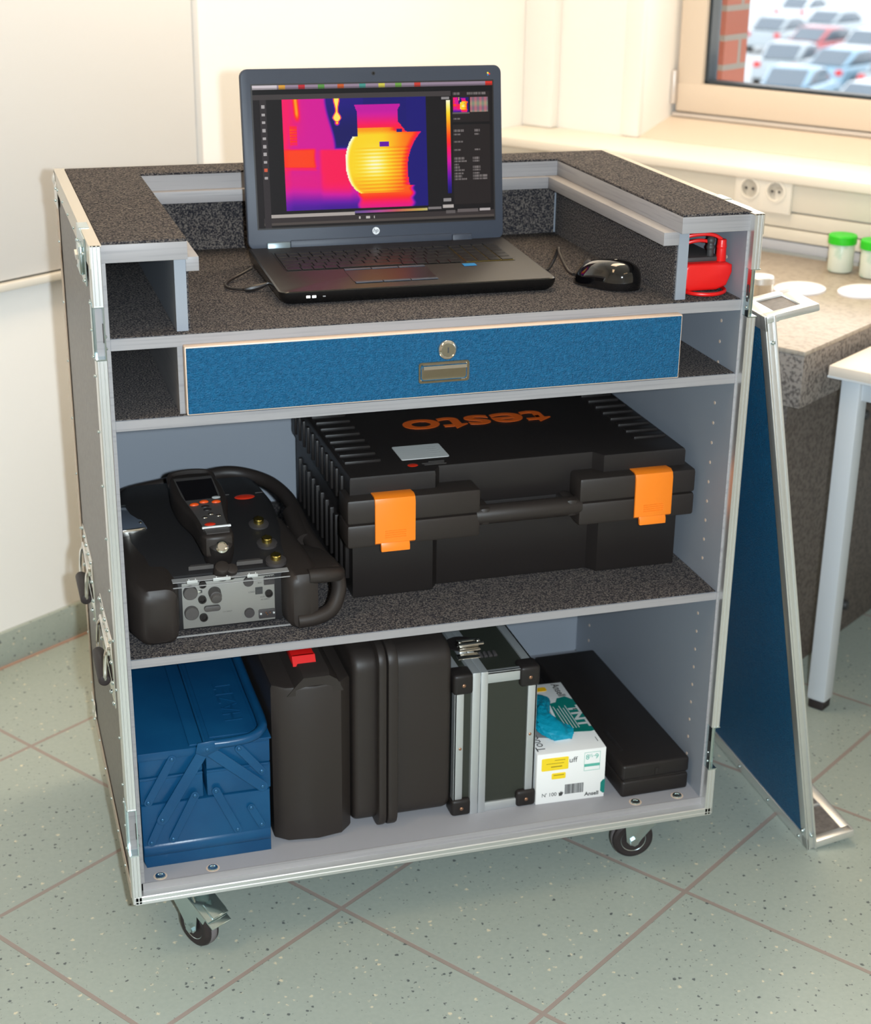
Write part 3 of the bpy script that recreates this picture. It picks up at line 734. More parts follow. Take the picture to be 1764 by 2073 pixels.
# castors
def castor(x, y, ang, brake):
    c = MB(T(x, y, 0)); c.box(-0.05, 0.05, -0.042, 0.042, 0.1095, 0.1135, r=0.001)
    c.lathe([(0.026, 0.096), (0.029, 0.100), (0.029, 0.106), (0.024, 0.110), (0, 0.110)])
    ca = c.build('castor', 'zinc', fc)
    tf = T(x, y, 0) @ RZ(ang)          # +x is the trailing direction
    tr_, rw = 0.032, 0.036
    b = MB(tf)
    for s2 in (-1, 1):
        b.prism([(-0.028, 0.104), (0.036, 0.104), (0.050, 0.078), (tr_ + 0.013, 0.036), (tr_ + 0.006, 0.028), (tr_ - 0.006, 0.028), (tr_ - 0.012, 0.038), (0.004, 0.058), (-0.022, 0.084)], s2 * 0.0165 - 0.0012, s2 * 0.0165 + 0.0012, 'Y')
    b.box(-0.028, 0.036, -0.0175, 0.0175, 0.1005, 0.1035, r=0.001)
    b.cyl((tr_, -0.022, rw), (tr_, 0.022, rw), 0.0075, n=6)
    b.build('fork', 'zinc', ca)
    b = MB(tf); wt = T(tr_, 0, rw) @ RX(PI / 2)
    b.lathe([(0.022, -0.012), (0.030, -0.013), (0.0345, -0.010), (0.0358, -0.006), (0.0358, 0.006), (0.0345, 0.010), (0.030, 0.013), (0.022, 0.012)], n=40, tf=wt)
    b.lathe([(0.036, -0.0055), (0.0363, -0.005), (0.0363, 0.005), (0.036, 0.0055)], n=40, tf=wt, mi=1)
    b.lathe([(0.0, -0.0105), (0.019, -0.0105), (0.022, -0.0125), (0.022, 0.0125), (0.019, 0.0105), (0, 0.0105)], n=32, tf=wt, mi=2)
    b.build('wheel', ['rubber', 'grey_tread', 'zinc'], ca)
    if brake:
        b = MB(tf); q = T(0.052, 0, 0.082) @ RY(R(28))
        b.box(-0.046, 0.030, -0.021, 0.021, -0.002, 0.0015, r=0.0008, tf=q); b.box(0.0, 0.03, -0.011, 0.011, 0.001, 0.005, r=0.0018, tf=q)
        for s2 in (-1, 1): b.box(-0.046, 0.024, s2 * 0.021 - 0.001, s2 * 0.021 + 0.001, -0.012, 0.001, r=0.0005, tf=q, seg=1)
        b.cyl((0.034, -0.011, 0.098), (0.034, 0.011, 0.098), 0.005, n=12)
        b.box(0.024, 0.042, -0.019, 0.019, -0.006, -0.003, r=0.001, tf=q)
        b.build('brake_pedal', 'zinc', ca)
castor(0.082, 0.068, math.atan2(-0.85, 0.52), True)
castor(0.878, 0.082, math.atan2(0.12, -1.0), False)
castor(0.082, 0.53, R(60), False); castor(0.868, 0.53, R(200), True)

# ------------------------------------------------------------------ lid leaning against the case
ld = thing('case_cover', 'blue grained cover of the flight case leaning upright against its right side', 'cover', (1.149, 0.31, 0))
ANG = math.atan2(-0.173, 0.945)
LT = T(1.149, 0.012, 0.0005) @ RY(ANG) @ RZ(R(-1.6))        # local: z up the panel, y along, x towards the hollow side
LH, LL, LD = 0.972, 0.598, 0.086
b = MB(LT); b.box(0.0, 0.009, 0.02, LL - 0.02, 0.02, LH - 0.02); b.build('panel', 'blue', ld)
b = MB(LT); b.box(0.006, LD - 0.006, 0.01, LL - 0.01, 0.003, 0.012); b.build('side_board', 'laminate', ld)
b = MB(LT); b.box(0.006, LD - 0.006, 0.01, 0.082, LH - 0.012, LH - 0.003); b.build('side_board', 'laminate', ld)
b = MB(LT)
b.box(-0.003, 0.001, 0.0, 0.02, 0, LH, r=0.0012); b.box(0.001, 0.014, 0.0, 0.004, 0, LH, r=0.001); b.box(0.010, 0.014, -0.003, 0.012, 0, LH, r=0.0012)
b.build('edge_profile', 'alu', ld)
b = MB(LT); b.box(-0.003, 0.001, LL - 0.02, LL, 0, LH, r=0.0012); b.build('edge_profile', 'alu', ld)
b = MB(LT); b.box(-0.003, 0.001, 0.0, LL, 0, 0.024, r=0.001); b.box(0.0, LD, 0.0, LL, -0.0005, 0.0035, r=0.001); b.box(LD - 0.018, LD + 0.002, 0.0, LL, 0.0, 0.014, r=0.003)
b.box(0.012, LD, -0.002, 0.018, 0.0, 0.014, r=0.003); b.box(0.012, LD - 0.016, 0.092, 0.098, 0.011, 0.015, r=0.001)
b.build('edge_profile', 'alu', ld)
b = MB(LT); b.box(-0.003, 0.001, 0.0, LL, LH - 0.024, LH, r=0.001); b.box(0.0, LD, -0.002, 0.018, LH - 0.011, LH + 0.001, r=0.003)
b.box(0.0, 0.02, 0.0, 0.10, LH - 0.012, LH, r=0.001); b.box(LD - 0.022, LD + 0.001, 0.0, 0.10, LH - 0.012, LH, r=0.003); b.box(0.0, LD, 0.08, 0.10, LH - 0.012, LH, r=0.001)
b.build('edge_profile', 'alu', ld)
b = MB(LT)
for y, z in ((0.03, 0.012), (0.15, 0.012), (0.27, 0.012), (0.39, 0.012)): b.sphere((-0.004, y, z), 0.003, n=6)
b.sphere((-0.004, 0.012, 0.035), 0.004, n=6); b.sphere((0.006, -0.002, 0.93), 0.0035, n=6); b.sphere((0.006, -0.002, 0.03), 0.0035, n=6)
b.build('rivet', 'zinc', ld)

# ------------------------------------------------------------------ laptop
LX, LY, LA = 0.267, 0.129, R(-0.79)
LW, LDp = 0.417, 0.271
lp = thing('laptop', 'open black laptop with a thermal image on its screen, on the carpeted top', 'laptop', (LX, LY, Z1), LA)
LB = T(LX, LY, Z1) @ RZ(LA)
b = MB(LB)
# wedge body, rounded in plan
def wedge(b, out, zf0, zf1, mi=0, D_=LDp):
    bb = bmesh.new()
    def zt(y): return zf0 + (zf1 - zf0) * y / D_
    n = len(out); rings = []
    for (ins, z, tp) in ((0.010, 0.0015, 0), (0.003, 0.007, 0), (0.0, 0.5, 1), (0.0, 0.9, 1), (0.0025, 1.0, 1)):
        ring = []
        for x, y in out:
            cx, cy = LW / 2, D_ / 2
            dx, dy = x - cx, y - cy; l = math.hypot(dx, dy)
            xx, yy = x - dx / l * ins, y - dy / l * ins
            z_ = z if not tp else 0.007 + (zt(y) - 0.007) * z
            ring.append(bb.verts.new((xx, yy, z_)))
        rings.append(ring)
    for a, c in zip(rings, rings[1:]):
        for i in range(n): bb.faces.new([a[i], a[(i + 1) % n], c[(i + 1) % n], c[i]])
    bb.faces.new(rings[0][::-1]); f = bb.faces.new(rings[-1]); f.material_index = 1
    bb.verts.index_update(); b.merge(bb)
wedge(b, rrect(0, LW, 0, LDp, 0.013, 6), 0.0205, 0.0285)
base = b.build('base', ['lap_side', 'lap_deck'], lp)
SL = math.atan2(0.008, LDp)
KT = LB @ T(0, 0, 0.0207) @ RX(SL)        # deck plane
# keyboard
b = MB(KT); b.box(0.030, 0.388, 0.112, 0.228, -0.0006, 0.0003); b.build('key_well', 'key', base)
b = MB(KT)
rows = 6; nk = 15
for r_ in range(rows):
    y0 = 0.114 + r_ * 0.0188; h = 0.0165 if r_ < 5 else 0.012
    x = 0.032
    if r_ == 0: ws = [1.3, 1, 1, 1.2, 5.6, 1.2, 1, 1, 1, 1]
    elif r_ == 1: ws = [1.3, 1, 1, 1, 1, 1, 1, 1, 1, 1, 1, 2.6]
    elif r_ == 2: ws = [1.8, 1, 1, 1, 1, 1, 1, 1, 1, 1, 1, 1, 1.4]
    elif r_ == 3: ws = [1.5, 1, 1, 1, 1, 1, 1, 1, 1, 1, 1, 1, 1, 1.1]
    elif r_ == 4: ws = [1] * 13 + [1.8]
    else: ws = [0.98] * 15
    k = 0.270 / sum(ws)
    for w in ws:
        b.box(x + 0.0009, x + w * k - 0.0009, y0, y0 + h, 0.0002, 0.0021, r=0.0006, seg=1); x += w * k
    for q in range(4):
        b.box(0.310 + q * 0.0192, 0.310 + q * 0.0192 + 0.0174, y0, y0 + h, 0.0002, 0.0021, r=0.0006, seg=1)
b.build('key', 'key', base)
b = MB(KT)
for q in range(4):
    for r_ in range(5):
        x = 0.3091 + q * 0.0192; y = 0.113 + r_ * 0.0188
        b.box(x, x + 0.0008, y, y + 0.0185, 0.0003, 0.0011); b.box(x, x + 0.019, y, y + 0.0007, 0.0003, 0.0011)
b.build('key_frame', 'brass', base)
b = MB(KT); b.box(0.116, 0.242, 0.036, 0.100, -0.0003, 0.0004, r=0.0002, seg=1); b.build('touchpad', mat('touchpad', (40, 30, 29), 0.35), base)
b = MB(KT)
for q in range(3):
    b.box(0.117 + q * 0.0418, 0.117 + q * 0.0418 + 0.0405, 0.101, 0.109, 0, 0.0014, r=0.0006); b.box(0.117 + q * 0.0418, 0.117 + q * 0.0418 + 0.0405, 0.027, 0.035, 0, 0.0014, r=0.0006)
b.build('mouse_button', 'lap_frame', base)
b = MB(KT); b.box(0.300, 0.320, 0.091, 0.1045, 0.0002, 0.0007); b.build('sticker', 'blue_sticker', base)
b = MB(LB)
for x in (0.038, 0.0465): b.box(x, x + 0.0055, -0.0006, 0.0004, 0.0105, 0.0138)
b.build('indicator_light', 'white_led', base)
b = MB(LB); b.box(0.062, 0.066, -0.0005, 0.0004, 0.0112, 0.0128); b.build('indicator_light', 'print_light', base)
# screen lid
TILT = R(7.76)
ST = LB @ T(0, LDp - 0.012, 0.026) @ RX(-TILT)   # x across, z up the lid, -y faces the viewer
LHT = 0.272
b = MB(ST); b.prism(rrect(0, LW, 0, LHT, 0.012, 6), 0.0, 0.013, 'Y', r=0.002)
lid = b.build('screen_lid', 'lap_frame', lp)
X0, X1, ZS0, ZS1 = 0.0175, 0.4015, 0.0325, 0.2475
b = MB(ST); b.box(X0 - 0.0022, X1 + 0.0022, -0.0006, 0.0006, ZS0 - 0.0022, ZS1 + 0.0022); b.build('bezel', 'black', lid)
# hinges, bar, camera, badge
b = MB(ST); b.box(0.0285, 0.066, -0.004, 0.008, -0.008, 0.011, r=0.0025); b.box(0.330, 0.3635, -0.004, 0.008, -0.008, 0.011, r=0.0025, mi=1); b.build('hinge', ['hinge', 'lap_frame'], lp)
b = MB(ST); b.box(0.066, 0.330, -0.0022, 0.006, -0.003, 0.0125, r=0.002); b.build('hinge_cover', 'lap_frame', lid)
b = MB(ST @ T(LW / 2 - 0.004, -0.0002, 0.0215) @ RX(PI / 2)); b.lathe([(0.0058, 0.0), (0.0058, 0.0006), (0.0, 0.0006)], n=32)
b.text('hp', 0.0088, 0.0003, T(0.0, 0.0005, 0.0008) @ Matrix(((1, 0.25, 0, 0), (0, 1, 0, 0), (0, 0, 1, 0), (0, 0, 0, 1))), mi=1)
b.build('badge', [mat('badge_white', (226, 230, 234), 0.3), 'lap_frame'], lid)
b = MB(ST @ T(LW / 2, -0.0002, 0.2625) @ RX(PI / 2)); b.lathe([(0.003, 0), (0.003, 0.0005), (0, 0.0005)], n=16); b.lathe([(0.0014, 0.0005), (0.0014, 0.0008), (0, 0.0008)], n=12, mi=1); b.build('webcam', ['black', 'dark_glass'], lid)
b = MB(ST)
for k, cc in enumerate((1, 2, 3)): b.sphere((0.3955 + 0.0016 * math.cos(k * 2.1), -0.0004, 0.2585 + 0.0016 * math.sin(k * 2.1)), 0.0015, (1, 0.2, 1), n=6, mi=k)
b.build('sticker', ['red', 'yellow', 'blue_sticker'], lid)
# the picture on the screen: vertex colours of a fine grid, computed from shapes
def smooth(a, b_, x):
    t = max(0, min(1, (x - a) / (b_ - a))); return t * t * (3 - 2 * t)
PAL = [(0, (8, 8, 70)), (0.1, (22, 10, 120)), (0.22, (100, 0, 165)), (0.38, (210, 0, 160)), (0.5, (250, 0, 100)), (0.6, (255, 50, 20)), (0.72, (255, 130, 0)), (0.86, (255, 215, 30)), (0.95, (255, 245, 140)), (1.01, (255, 255, 240))]
def pal(t):
    t = max(0, min(1, t))
    for (a, ca), (b_, cb) in zip(PAL, PAL[1:]):
        if t <= b_:
            k = (t - a) / (b_ - a); return tuple(ca[i] + (cb[i] - ca[i]) * k for i in range(3))
    return PAL[-1][1]
def thermal(s, t):
    v = 0.08
    # left background
    edge = 0.30 + 0.06 * smooth(0, 0.45, t)
    v = max(v, 0.40 * (1 - smooth(edge - 0.02, edge + 0.02, s)))
    v += 0.10 * math.exp(-((s - 0.02) / 0.08) ** 2) * (1 - smooth(0.2, 0.45, t))
    v = v + 0.34 * math.exp(-((s - 0.095 - 0.05 * t) / 0.016) ** 2) * (1 - smooth(0.12, 0.22, t))
    if 0.05 < s < 0.10: v = v + (0.13 + 0.05 * math.sin(t * 240)) * smooth(0.22, 0.26, t) * (1 - smooth(0.38, 0.43, t))
    v += 0.10 * (1 - smooth(0.0, 0.08, s)) * smooth(0.2, 0.4, t)
    # dark gap
    if s > edge + 0.01 and s < 0.56 and t < 0.42: v = 0.05 + 0.06 * smooth(0.3, 0.0, t)
    cx_ = 0.376; hw = 0.020 - 0.012 * smooth(0.0, 0.10, t) + 0.020 * smooth(0.11, 0.17, t) * (1 - smooth(0.17, 0.215, t)) + 0.004
    if t < 0.20: v = max(v, 0.92 * (1 - smooth(hw - 0.012, hw + 0.006, abs(s - cx_))))
    v = max(v, 0.95 * math.exp(-((s - cx_) / 0.014) ** 2 - ((t - 0.215) / 0.02) ** 2))
    # lower left
    lowd = smooth(0.42, 0.47, t) * (1 - smooth(0.5, 0.62, s)); v = max(v, 0.42 * lowd)
    px_ = 0.025 * abs(math.sin(t * 9))
    v += (0.62 - v) * smooth(0.43, 0.46, t) * (1 - smooth(0.60, 0.64, t - 0.05 * s)) * (1 - smooth(0.225, 0.25, s + px_)) * (0.8 + 0.2 * smooth(0.0, 0.04, s))
    v -= 0.10 * math.exp(-((t - 0.61 - 0.04 * s) / 0.008) ** 2) * (1 - smooth(0.22, 0.24, s))
    v += (0.52 - v) * smooth(0.235, 0.27, s) * (1 - smooth(0.44, 0.48, s)) * smooth(0.43, 0.46, t - 0.03 * s) * (1 - smooth(0.72, 0.98, t))
    v += (0.44 - v) * 0.6 * smooth(0.64, 0.70, t) * (1 - smooth(0.2, 0.3, s))
    if s < 0.62: v -= 0.26 * smooth(0.74 + 0.12 * s, 1.0, t) * (1 - smooth(0.5, 0.62, s))
    # right background
    if s > 0.86: v = 0.09
    # upper flange
    if 0.06 < t < 0.31:
        wl_, wr_ = 0.50 + 0.015 * smooth(0.06, 0.12, t), 0.82 - 0.02 * smooth(0.06, 0.12, t) + 0.05 * smooth(0.2, 0.31, t)
        if wl_ < s < wr_: v = 0.36 + 0.20 * smooth(0.1, 0.3, t)
    # hot body
    if 0.27 < t < 0.86:
        tt = (t - 0.58) / 0.29
        left = 0.56 - 0.135 * math.sqrt(max(0, 1 - tt * tt)) if t > 0.34 else 0.515
        right = 0.862 + 0.10 * max(0.0, 1 - (t - 0.315) / 0.34) ** 2.2 + 0.12 * max(0.0, t - 0.70)
        if t < 0.315: right = 0.79 + 0.09 * smooth(0.295, 0.315, t)
        if left < s < right:
            v = 0.86 - 0.20 * smooth(0.66, 0.95, s) - 0.06 * smooth(0.65, 0.84, t)
            if t > 0.44: v += 0.045 * math.sin(t * 2 * PI * 30 + s * 2) * smooth(0.46, 0.6, s)
            if t < 0.44: v -= 0.1 * smooth(0.34, 0.28, t)
            v += 0.16 * (1 - smooth(left, left + 0.035, s)) * (1 if t > 0.34 else 0)
            v += 0.10 * math.exp(-((s - 0.63) / 0.08) ** 2 - ((t - 0.60) / 0.12) ** 2)
            if right - s < 0.05: v -= 0.16 * (1 - (right - s) / 0.05)
    if 0.50 < s < 0.92 and 0.80 < t: v = max(v, (0.66 - 0.22 * smooth(0.84, 1.0, t)) * (1 - smooth(0.87, 0.93, s + 0.008 * math.sin(t * 70))) * smooth(0.47, 0.54, s + 0.008 * math.sin(t * 60)))
    if 0.665 < s < 0.735 and 0.395 < t < 0.44: v = 0.22
    if 0.79 < s < 0.83 and 0.285 < t < 0.31: v = 0.1
    return pal(v)
TXT = random.Random(3)
textrows = {}
def screen(u, v):
    c = (20, 15, 17)
    if v < 0.032:
        c = (150, 132, 150) if u > 0.1 else (210, 200, 205)
        if u > 0.97: c = (215, 50, 40)
        for q, cc in ((0.12, (220, 160, 60)), (0.2, (190, 40, 50)), (0.28, (90, 150, 70)), (0.36, (200, 90, 40)), (0.45, (70, 150, 140)), (0.53, (210, 200, 80)), (0.6, (110, 160, 70)), (0.68, (200, 60, 50))):
            if abs(u - q) < 0.012: c = cc
        return tuple(x * (0.75 if v > 0.02 else 1) for x in c)
    if v < 0.062: return (14, 11, 14)
    if v < 0.098 and u < 0.82: return (64, 58, 58)
    if u < 0.022: return (26, 21, 23)
    if 0.026 < u < 0.052:
        c = (48, 42, 44)
        k = (v - 0.12) / 0.055
        if 0 < k < 10 and abs(k % 1 - 0.5) < 0.18 and abs(u - 0.039) < 0.006: c = (170, 165, 165) if int(k) not in (8,) else (210, 90, 60)
        return c
    if 0.115 < u < 0.712 and 0.102 < v < 0.885: return thermal((u - 0.115) / 0.597, (v - 0.102) / 0.783)
    if 0.801 < u < 0.818 and 0.13 < v < 0.80:
        return pal(1.0 - (v - 0.13) / 0.67 * 0.95)
    if 0.78 < u < 0.812 and (0.105 < v < 0.122 or 0.836 < v < 0.856): return (140, 136, 136)
    if u > 0.825 and u < 0.988 and 0.07 < v < 0.885:
        c = (34, 27, 27)
        if 0.11 < v < 0.215:
            if 0.83 < u < 0.898: return thermal((u - 0.83) / 0.068, (v - 0.11) / 0.105)
            if 0.903 < u < 0.98: return (150 + 30 * math.sin(u * 300), 120 + 20 * math.sin(v * 90), 118)
        if 0.215 < v < 0.228 and u < 0.9: return (96, 88, 88)
        if 0.29 < v < 0.305: return (14, 10, 12)
        for r_, (a, e, b2, e2) in {0.085: (0.83, 0.86, 0.89, 0.97), 0.265: (0.83, 0.86, 0, 0), 0.35: (0.83, 0.872, 0.92, 0.945), 0.375: (0.83, 0.86, 0.92, 0.94), 0.43: (0.83, 0.87, 0, 0), 0.49: (0.83, 0.86, 0.92, 0.945),
                          0.55: (0.83, 0.872, 0.91, 0.94), 0.572: (0.83, 0.885, 0.91, 0.94), 0.594: (0.83, 0.85, 0, 0), 0.614: (0.83, 0.853, 0.91, 0.945), 0.636: (0.83, 0.872, 0.91, 0.945), 0.657: (0.83, 0.87, 0.91, 0.94), 0.679: (0.83, 0.862, 0.91, 0.975), 0.70: (0.83, 0.882, 0.91, 0.975)}.items():
            if abs(v - r_) < 0.007 and (a < u < e or b2 < u < e2):
                k = 0.75 + 0.5 * ((math.sin(u * 2100) * 43758.5) % 1); return (104 * k, 97 * k, 96 * k)
        return c
    if 0.052 < u < 0.40 and 0.905 < v < 0.928: return (172, 164, 158)
    if 0.40 < u < 0.71 and 0.898 < v < 0.918:
        k = (u - 0.40) / 0.31; a = pal(0.12 + 0.8 * k); return tuple(0.45 * x + 0.55 * 140 for x in a)
    if 0.712 < u < 0.77 and 0.895 < v < 0.913: return (120, 114, 114)
    if 0.775 < u < 0.825 and 0.885 < v < 0.905: return (180, 172, 168)
    if 0.79 < u < 0.83 and 0.925 < v < 0.945: return (92, 86, 86)
    if 0.84 < u < 0.93 and 0.92 < v < 0.94: return (98, 90, 90)
    if 0.935 < u < 0.985 and 0.915 < v < 0.938: return (176, 168, 168)
    if v > 0.93:
        if abs(v - 0.95) < 0.006 and (0.445 < u < 0.465 or abs(u - 0.42) < 0.003 or abs(u - 0.482) < 0.003): return (190, 184, 180)
        if v < 0.965: return (52, 45, 45)
        if v < 0.985: return (78, 70, 66)
        return (24, 20, 20)
    return c
NX, NZ = 300, 170
bb = bmesh.new(); cl = bb.loops.layers.float_color.new('Col'); grid = []
for j in range(NZ + 1):
    grid.append([bb.verts.new(ST @ Vector((X0 + (X1 - X0) * i / NX, -0.0009, ZS1 - (ZS1 - ZS0) * j / NZ))) for i in range(NX + 1)])
for j in range(NZ):
    for i in range(NX):
        f = bb.faces.new([grid[j + 1][i], grid[j + 1][i + 1], grid[j][i + 1], grid[j][i]])
        c = lin(tuple(max(0, min(255, q)) for q in screen((i + 0.5) / NX, (j + 0.5) / NZ)))
        for l in f.loops: l[cl] = c
me = bpy.data.meshes.new('screen'); bb.to_mesh(me); bb.free()
sm = bpy.data.materials.new('screen_picture'); sm.use_nodes = True; nt = sm.node_tree
at = nt.nodes.new('ShaderNodeVertexColor'); at.layer_name = 'Col'
pb = nt.nodes['Principled BSDF']; pb.inputs['Base Color'].default_value = (0.006, 0.006, 0.006, 1); pb.inputs['Roughness'].default_value = 0.5; pb.inputs['Specular IOR Level'].default_value = 0.1
nt.links.new(at.outputs['Color'], pb.inputs['Emission Color']); pb.inputs['Emission Strength'].default_value = 0.95
me.materials.append(sm); scr = bpy.data.objects.new('screen', me); COL.objects.link(scr); scr.parent = lid; me.transform(world_of(lid).inverted())

# power / network lead at the left of the laptop
b = MB(); zz = Z1 + 0.004
b.tube([(0.262, 0.318, Z1 + 0.014), (0.245, 0.310, zz + 0.004), (0.225, 0.292, zz), (0.212, 0.262, zz), (0.214, 0.240, zz), (0.232, 0.228, zz)], 0.0022)
b.tube([(0.232, 0.228, zz), (0.243, 0.2265, zz + 0.001), (0.258, 0.2262, zz + 0.004), (0.270, 0.226, Z1 + 0.012)], lambda t: 0.0024 + 0.0026 * math.sin(PI * min(1, t * 1.15)) * (t < 0.9))
o = b.build('power_lead', 'cable'); tag(o, 'thin black lead looping at the laptop\'s left side into its socket', 'cable')

# ------------------------------------------------------------------ mouse
mo = thing('computer_mouse', 'glossy black computer mouse on the carpet right of the laptop', 'mouse', (0.768, 0.138, Z1), R(38))
MT = T(0.768, 0.138, Z1) @ RZ(R(40)) @ Matrix.Diagonal((0.94, 0.94, 0.94, 1))
def shell(b, a, c, h, z0, n=28, m=12, fx=0.0, mi=0, part=None):
    rings = []
    bb = bmesh.new()
    for j in range(m + 1):
        ph = (PI / 2) * j / m; k = math.cos(ph) ** 0.55; z = z0 + h * math.sin(ph) ** 0.9
        ring = []
        for i in range(n):
            th = 2 * PI * i / n; cx = math.cos(th); sy = math.sin(th)
            w = a * (1 - 0.10 * sy) * (1 - 0.10 * math.exp(-((sy - 0.1) / 0.35) ** 2))
            x = w * cx * k; y = c * sy * k - 0.010 * math.sin(ph)
            ring.append(bb.verts.new((x, y, z * (1 - 0.12 * max(0, sy) * k))))
        rings.append(ring)
    for p, q in zip(rings, rings[1:]):
        for i in range(n): bb.faces.new([p[i], p[(i + 1) % n], q[(i + 1) % n], q[i]])
    bb.faces.new(rings[0][::-1]); bmesh.ops.remove_doubles(bb, verts=bb.verts[:], dist=1e-5); bb.verts.index_update(); b.merge(bb, None, mi)
b = MB(MT); shell(b, 0.0345, 0.058, 0.043, 0.0015); b.build('body', 'mouse_gloss', mo, sharp=60)
b = MB(MT @ T(0.001, 0.034, 0.0300) @ RY(PI / 2)); b.lathe([(0.006, -0.0035), (0.0078, -0.0025), (0.0078, 0.0025), (0.006, 0.0035)], n=20); b.build('scroll_wheel', 'darkgrey', mo)
b = MB(MT); b.sphere((0.002, -0.014, 0.0438), 0.004, (1.2, 1, 0.2), n=6); b.build('logo', 'print_light', mo)
b = MB(); zz = Z1 + 0.003
b.tube([(0.732, 0.180, Z1 + 0.010), (0.730, 0.200, Z1 + 0.012), (0.728, 0.232, Z1 + 0.030), (0.731, 0.246, Z1 + 0.036), (0.727, 0.252, Z1 + 0.018), (0.716, 0.250, zz), (0.700, 0.248, zz), (0.692, 0.262, zz), (0.692, 0.305, zz), (0.693, 0.345, zz), (0.694, 0.385, zz), (0.690, 0.43, zz)], 0.0026)
o = b.build('mouse_cable', 'cable', mo)

# ------------------------------------------------------------------ red multimeter
mm = thing('multimeter', 'red handheld multimeter with test leads wrapped round it, in the top right compartment', 'multimeter', (0.885, 0.16, Z1), 0)
MY = T(0.0025, -0.026, 0)
b = MB(MY)
def rbox_out(y): return 0
b.prism([(0.853, Z1 + 0.012), (0.860, Z1 + 0.006), (0.905, Z1 + 0.006), (0.9215, Z1 + 0.012), (0.9295, Z1 + 0.032), (0.929, Z1 + 0.043), (0.920, Z1 + 0.047), (0.858, Z1 + 0.047), (0.852, Z1 + 0.041)], 0.075, 0.265, 'Y', r=0.005, seg=3)
hl = b.build('holster', 'red', mm, sharp=40)
b = MB(MY); b.box(0.856, 0.916, 0.09, 0.25, Z1 + 0.044, Z1 + 0.054, r=0.004); b.build('meter_body', 'darkgrey', mm)
b = MB(MY)
for x, mi in ((0.9015, 0),): b.cyl((x, 0.098, Z1 + 0.052), (x, 0.098, Z1 + 0.074), 0.0055, 0.0050, mi=0, bev=0.001); b.sphere((x, 0.098, Z1 + 0.066), 0.0064, n=8); b.sphere((x, 0.098, Z1 + 0.076), 0.0064, n=8)
b.tube([(0.9015, 0.098, Z1 + 0.078), (0.904, 0.14, Z1 + 0.088), (0.912, 0.23, Z1 + 0.075), (0.905, 0.33, Z1 + 0.03), (0.88, 0.42, Z1 + 0.008)], 0.0022)
b.build('test_lead', 'print', mm, label='black test lead')
b = MB(MY)
x = 0.9165; b.cyl((x, 0.092, Z1 + 0.044), (x, 0.092, Z1 + 0.079), 0.0078, 0.0068, bev=0.0015); b.sphere((x, 0.092, Z1 + 0.068), 0.0078, n=8)
b.tube([(x, 0.093, Z1 + 0.078), (0.906, 0.096, Z1 + 0.084), (0.890, 0.100, Z1 + 0.0855), (0.868, 0.106, Z1 + 0.082), (0.858, 0.112, Z1 + 0.074), (0.853, 0.12, Z1 + 0.05)], 0.0027)
b.tube([(0.898, 0.100, Z1 + 0.0745), (0.884, 0.100, Z1 + 0.0765), (0.868, 0.104, Z1 + 0.073), (0.856, 0.11, Z1 + 0.065)], 0.0027)
b.tube([(0.872, 0.14, Z1 + 0.084), (0.870, 0.18, Z1 + 0.098), (0.866, 0.24, Z1 + 0.090)], 0.0027)
b.tube([(0.853, 0.11, Z1 + 0.0045), (0.862, 0.074, Z1 + 0.0045), (0.882, 0.060, Z1 + 0.0045), (0.903, 0.062, Z1 + 0.0045), (0.921, 0.080, Z1 + 0.0045), (0.926, 0.12, Z1 + 0.0045), (0.922, 0.2, Z1 + 0.0045)], 0.0028)
b.build('test_lead', 'red', mm)
b = MB(MY); b.tube([(0.870, 0.08, Z1 + 0.0035), (0.890, 0.071, Z1 + 0.0035), (0.908, 0.078, Z1 + 0.0035), (0.915, 0.1, Z1 + 0.0035)], 0.0022); b.build('test_lead', 'print', mm)

# ------------------------------------------------------------------ large black case on the middle shelf
bc = thing('equipment_case', 'large black plastic case with orange catches lying on the middle shelf', 'case', (0.64, 0.34, Z3), 0)
xl, xr, yf, yb = 0.368, 0.913, 0.137, 0.548
zt, zm = 0.7185, 0.650
def notch(x0, x1, yf_, c0, c1, yc, yb_):
    return [(x0, yf_), (c0 - 0.006, yf_), (c0 + 0.006, yc), (c1 - 0.006, yc), (c1 + 0.006, yf_), (x1, yf_), (x1, yb_), (x0, yb_)]
b = MB(); b.prism(notch(xl + 0.004, xr - 0.002, yf, 0.506, 0.770, yf + 0.018, yb), Z3, zm, 'Z', r=0.004, seg=2)
# ribs on the left flank
for i in range(11):
    y = 0.16 + i * 0.034; b.box(xl - 0.002, xl + 0.008, y, y + 0.012, Z3 + 0.025, zm - 0.03, r=0.002)
lo = b.build('lower_shell', 'black', bc)
b = MB(); b.prism(notch(xl - 0.002, xr + 0.002, yf - 0.010, 0.506, 0.770, yf + 0.010, yb + 0.004), zm, zt, 'Z', r=0.005, seg=2)
for i in range(11):
    y = 0.185 + i * 0.033
    for (a, c) in ((xl + 0.004, xl + 0.062), (xr - 0.062, xr - 0.006)):
        b.box(a, c, y, y + 0.017, zt - 0.004, zt + 0.0042, r=0.0022)
for i in range(11):
    y = 0.17 + i * 0.034; b.box(xl - 0.006, xl + 0.004, y, y + 0.012, zm + 0.01, zt - 0.012, r=0.002); b.box(xr - 0.004, xr + 0.006, y, y + 0.012, zm + 0.01, zt - 0.012, r=0.002)
li = b.build('lid', 'black', bc)
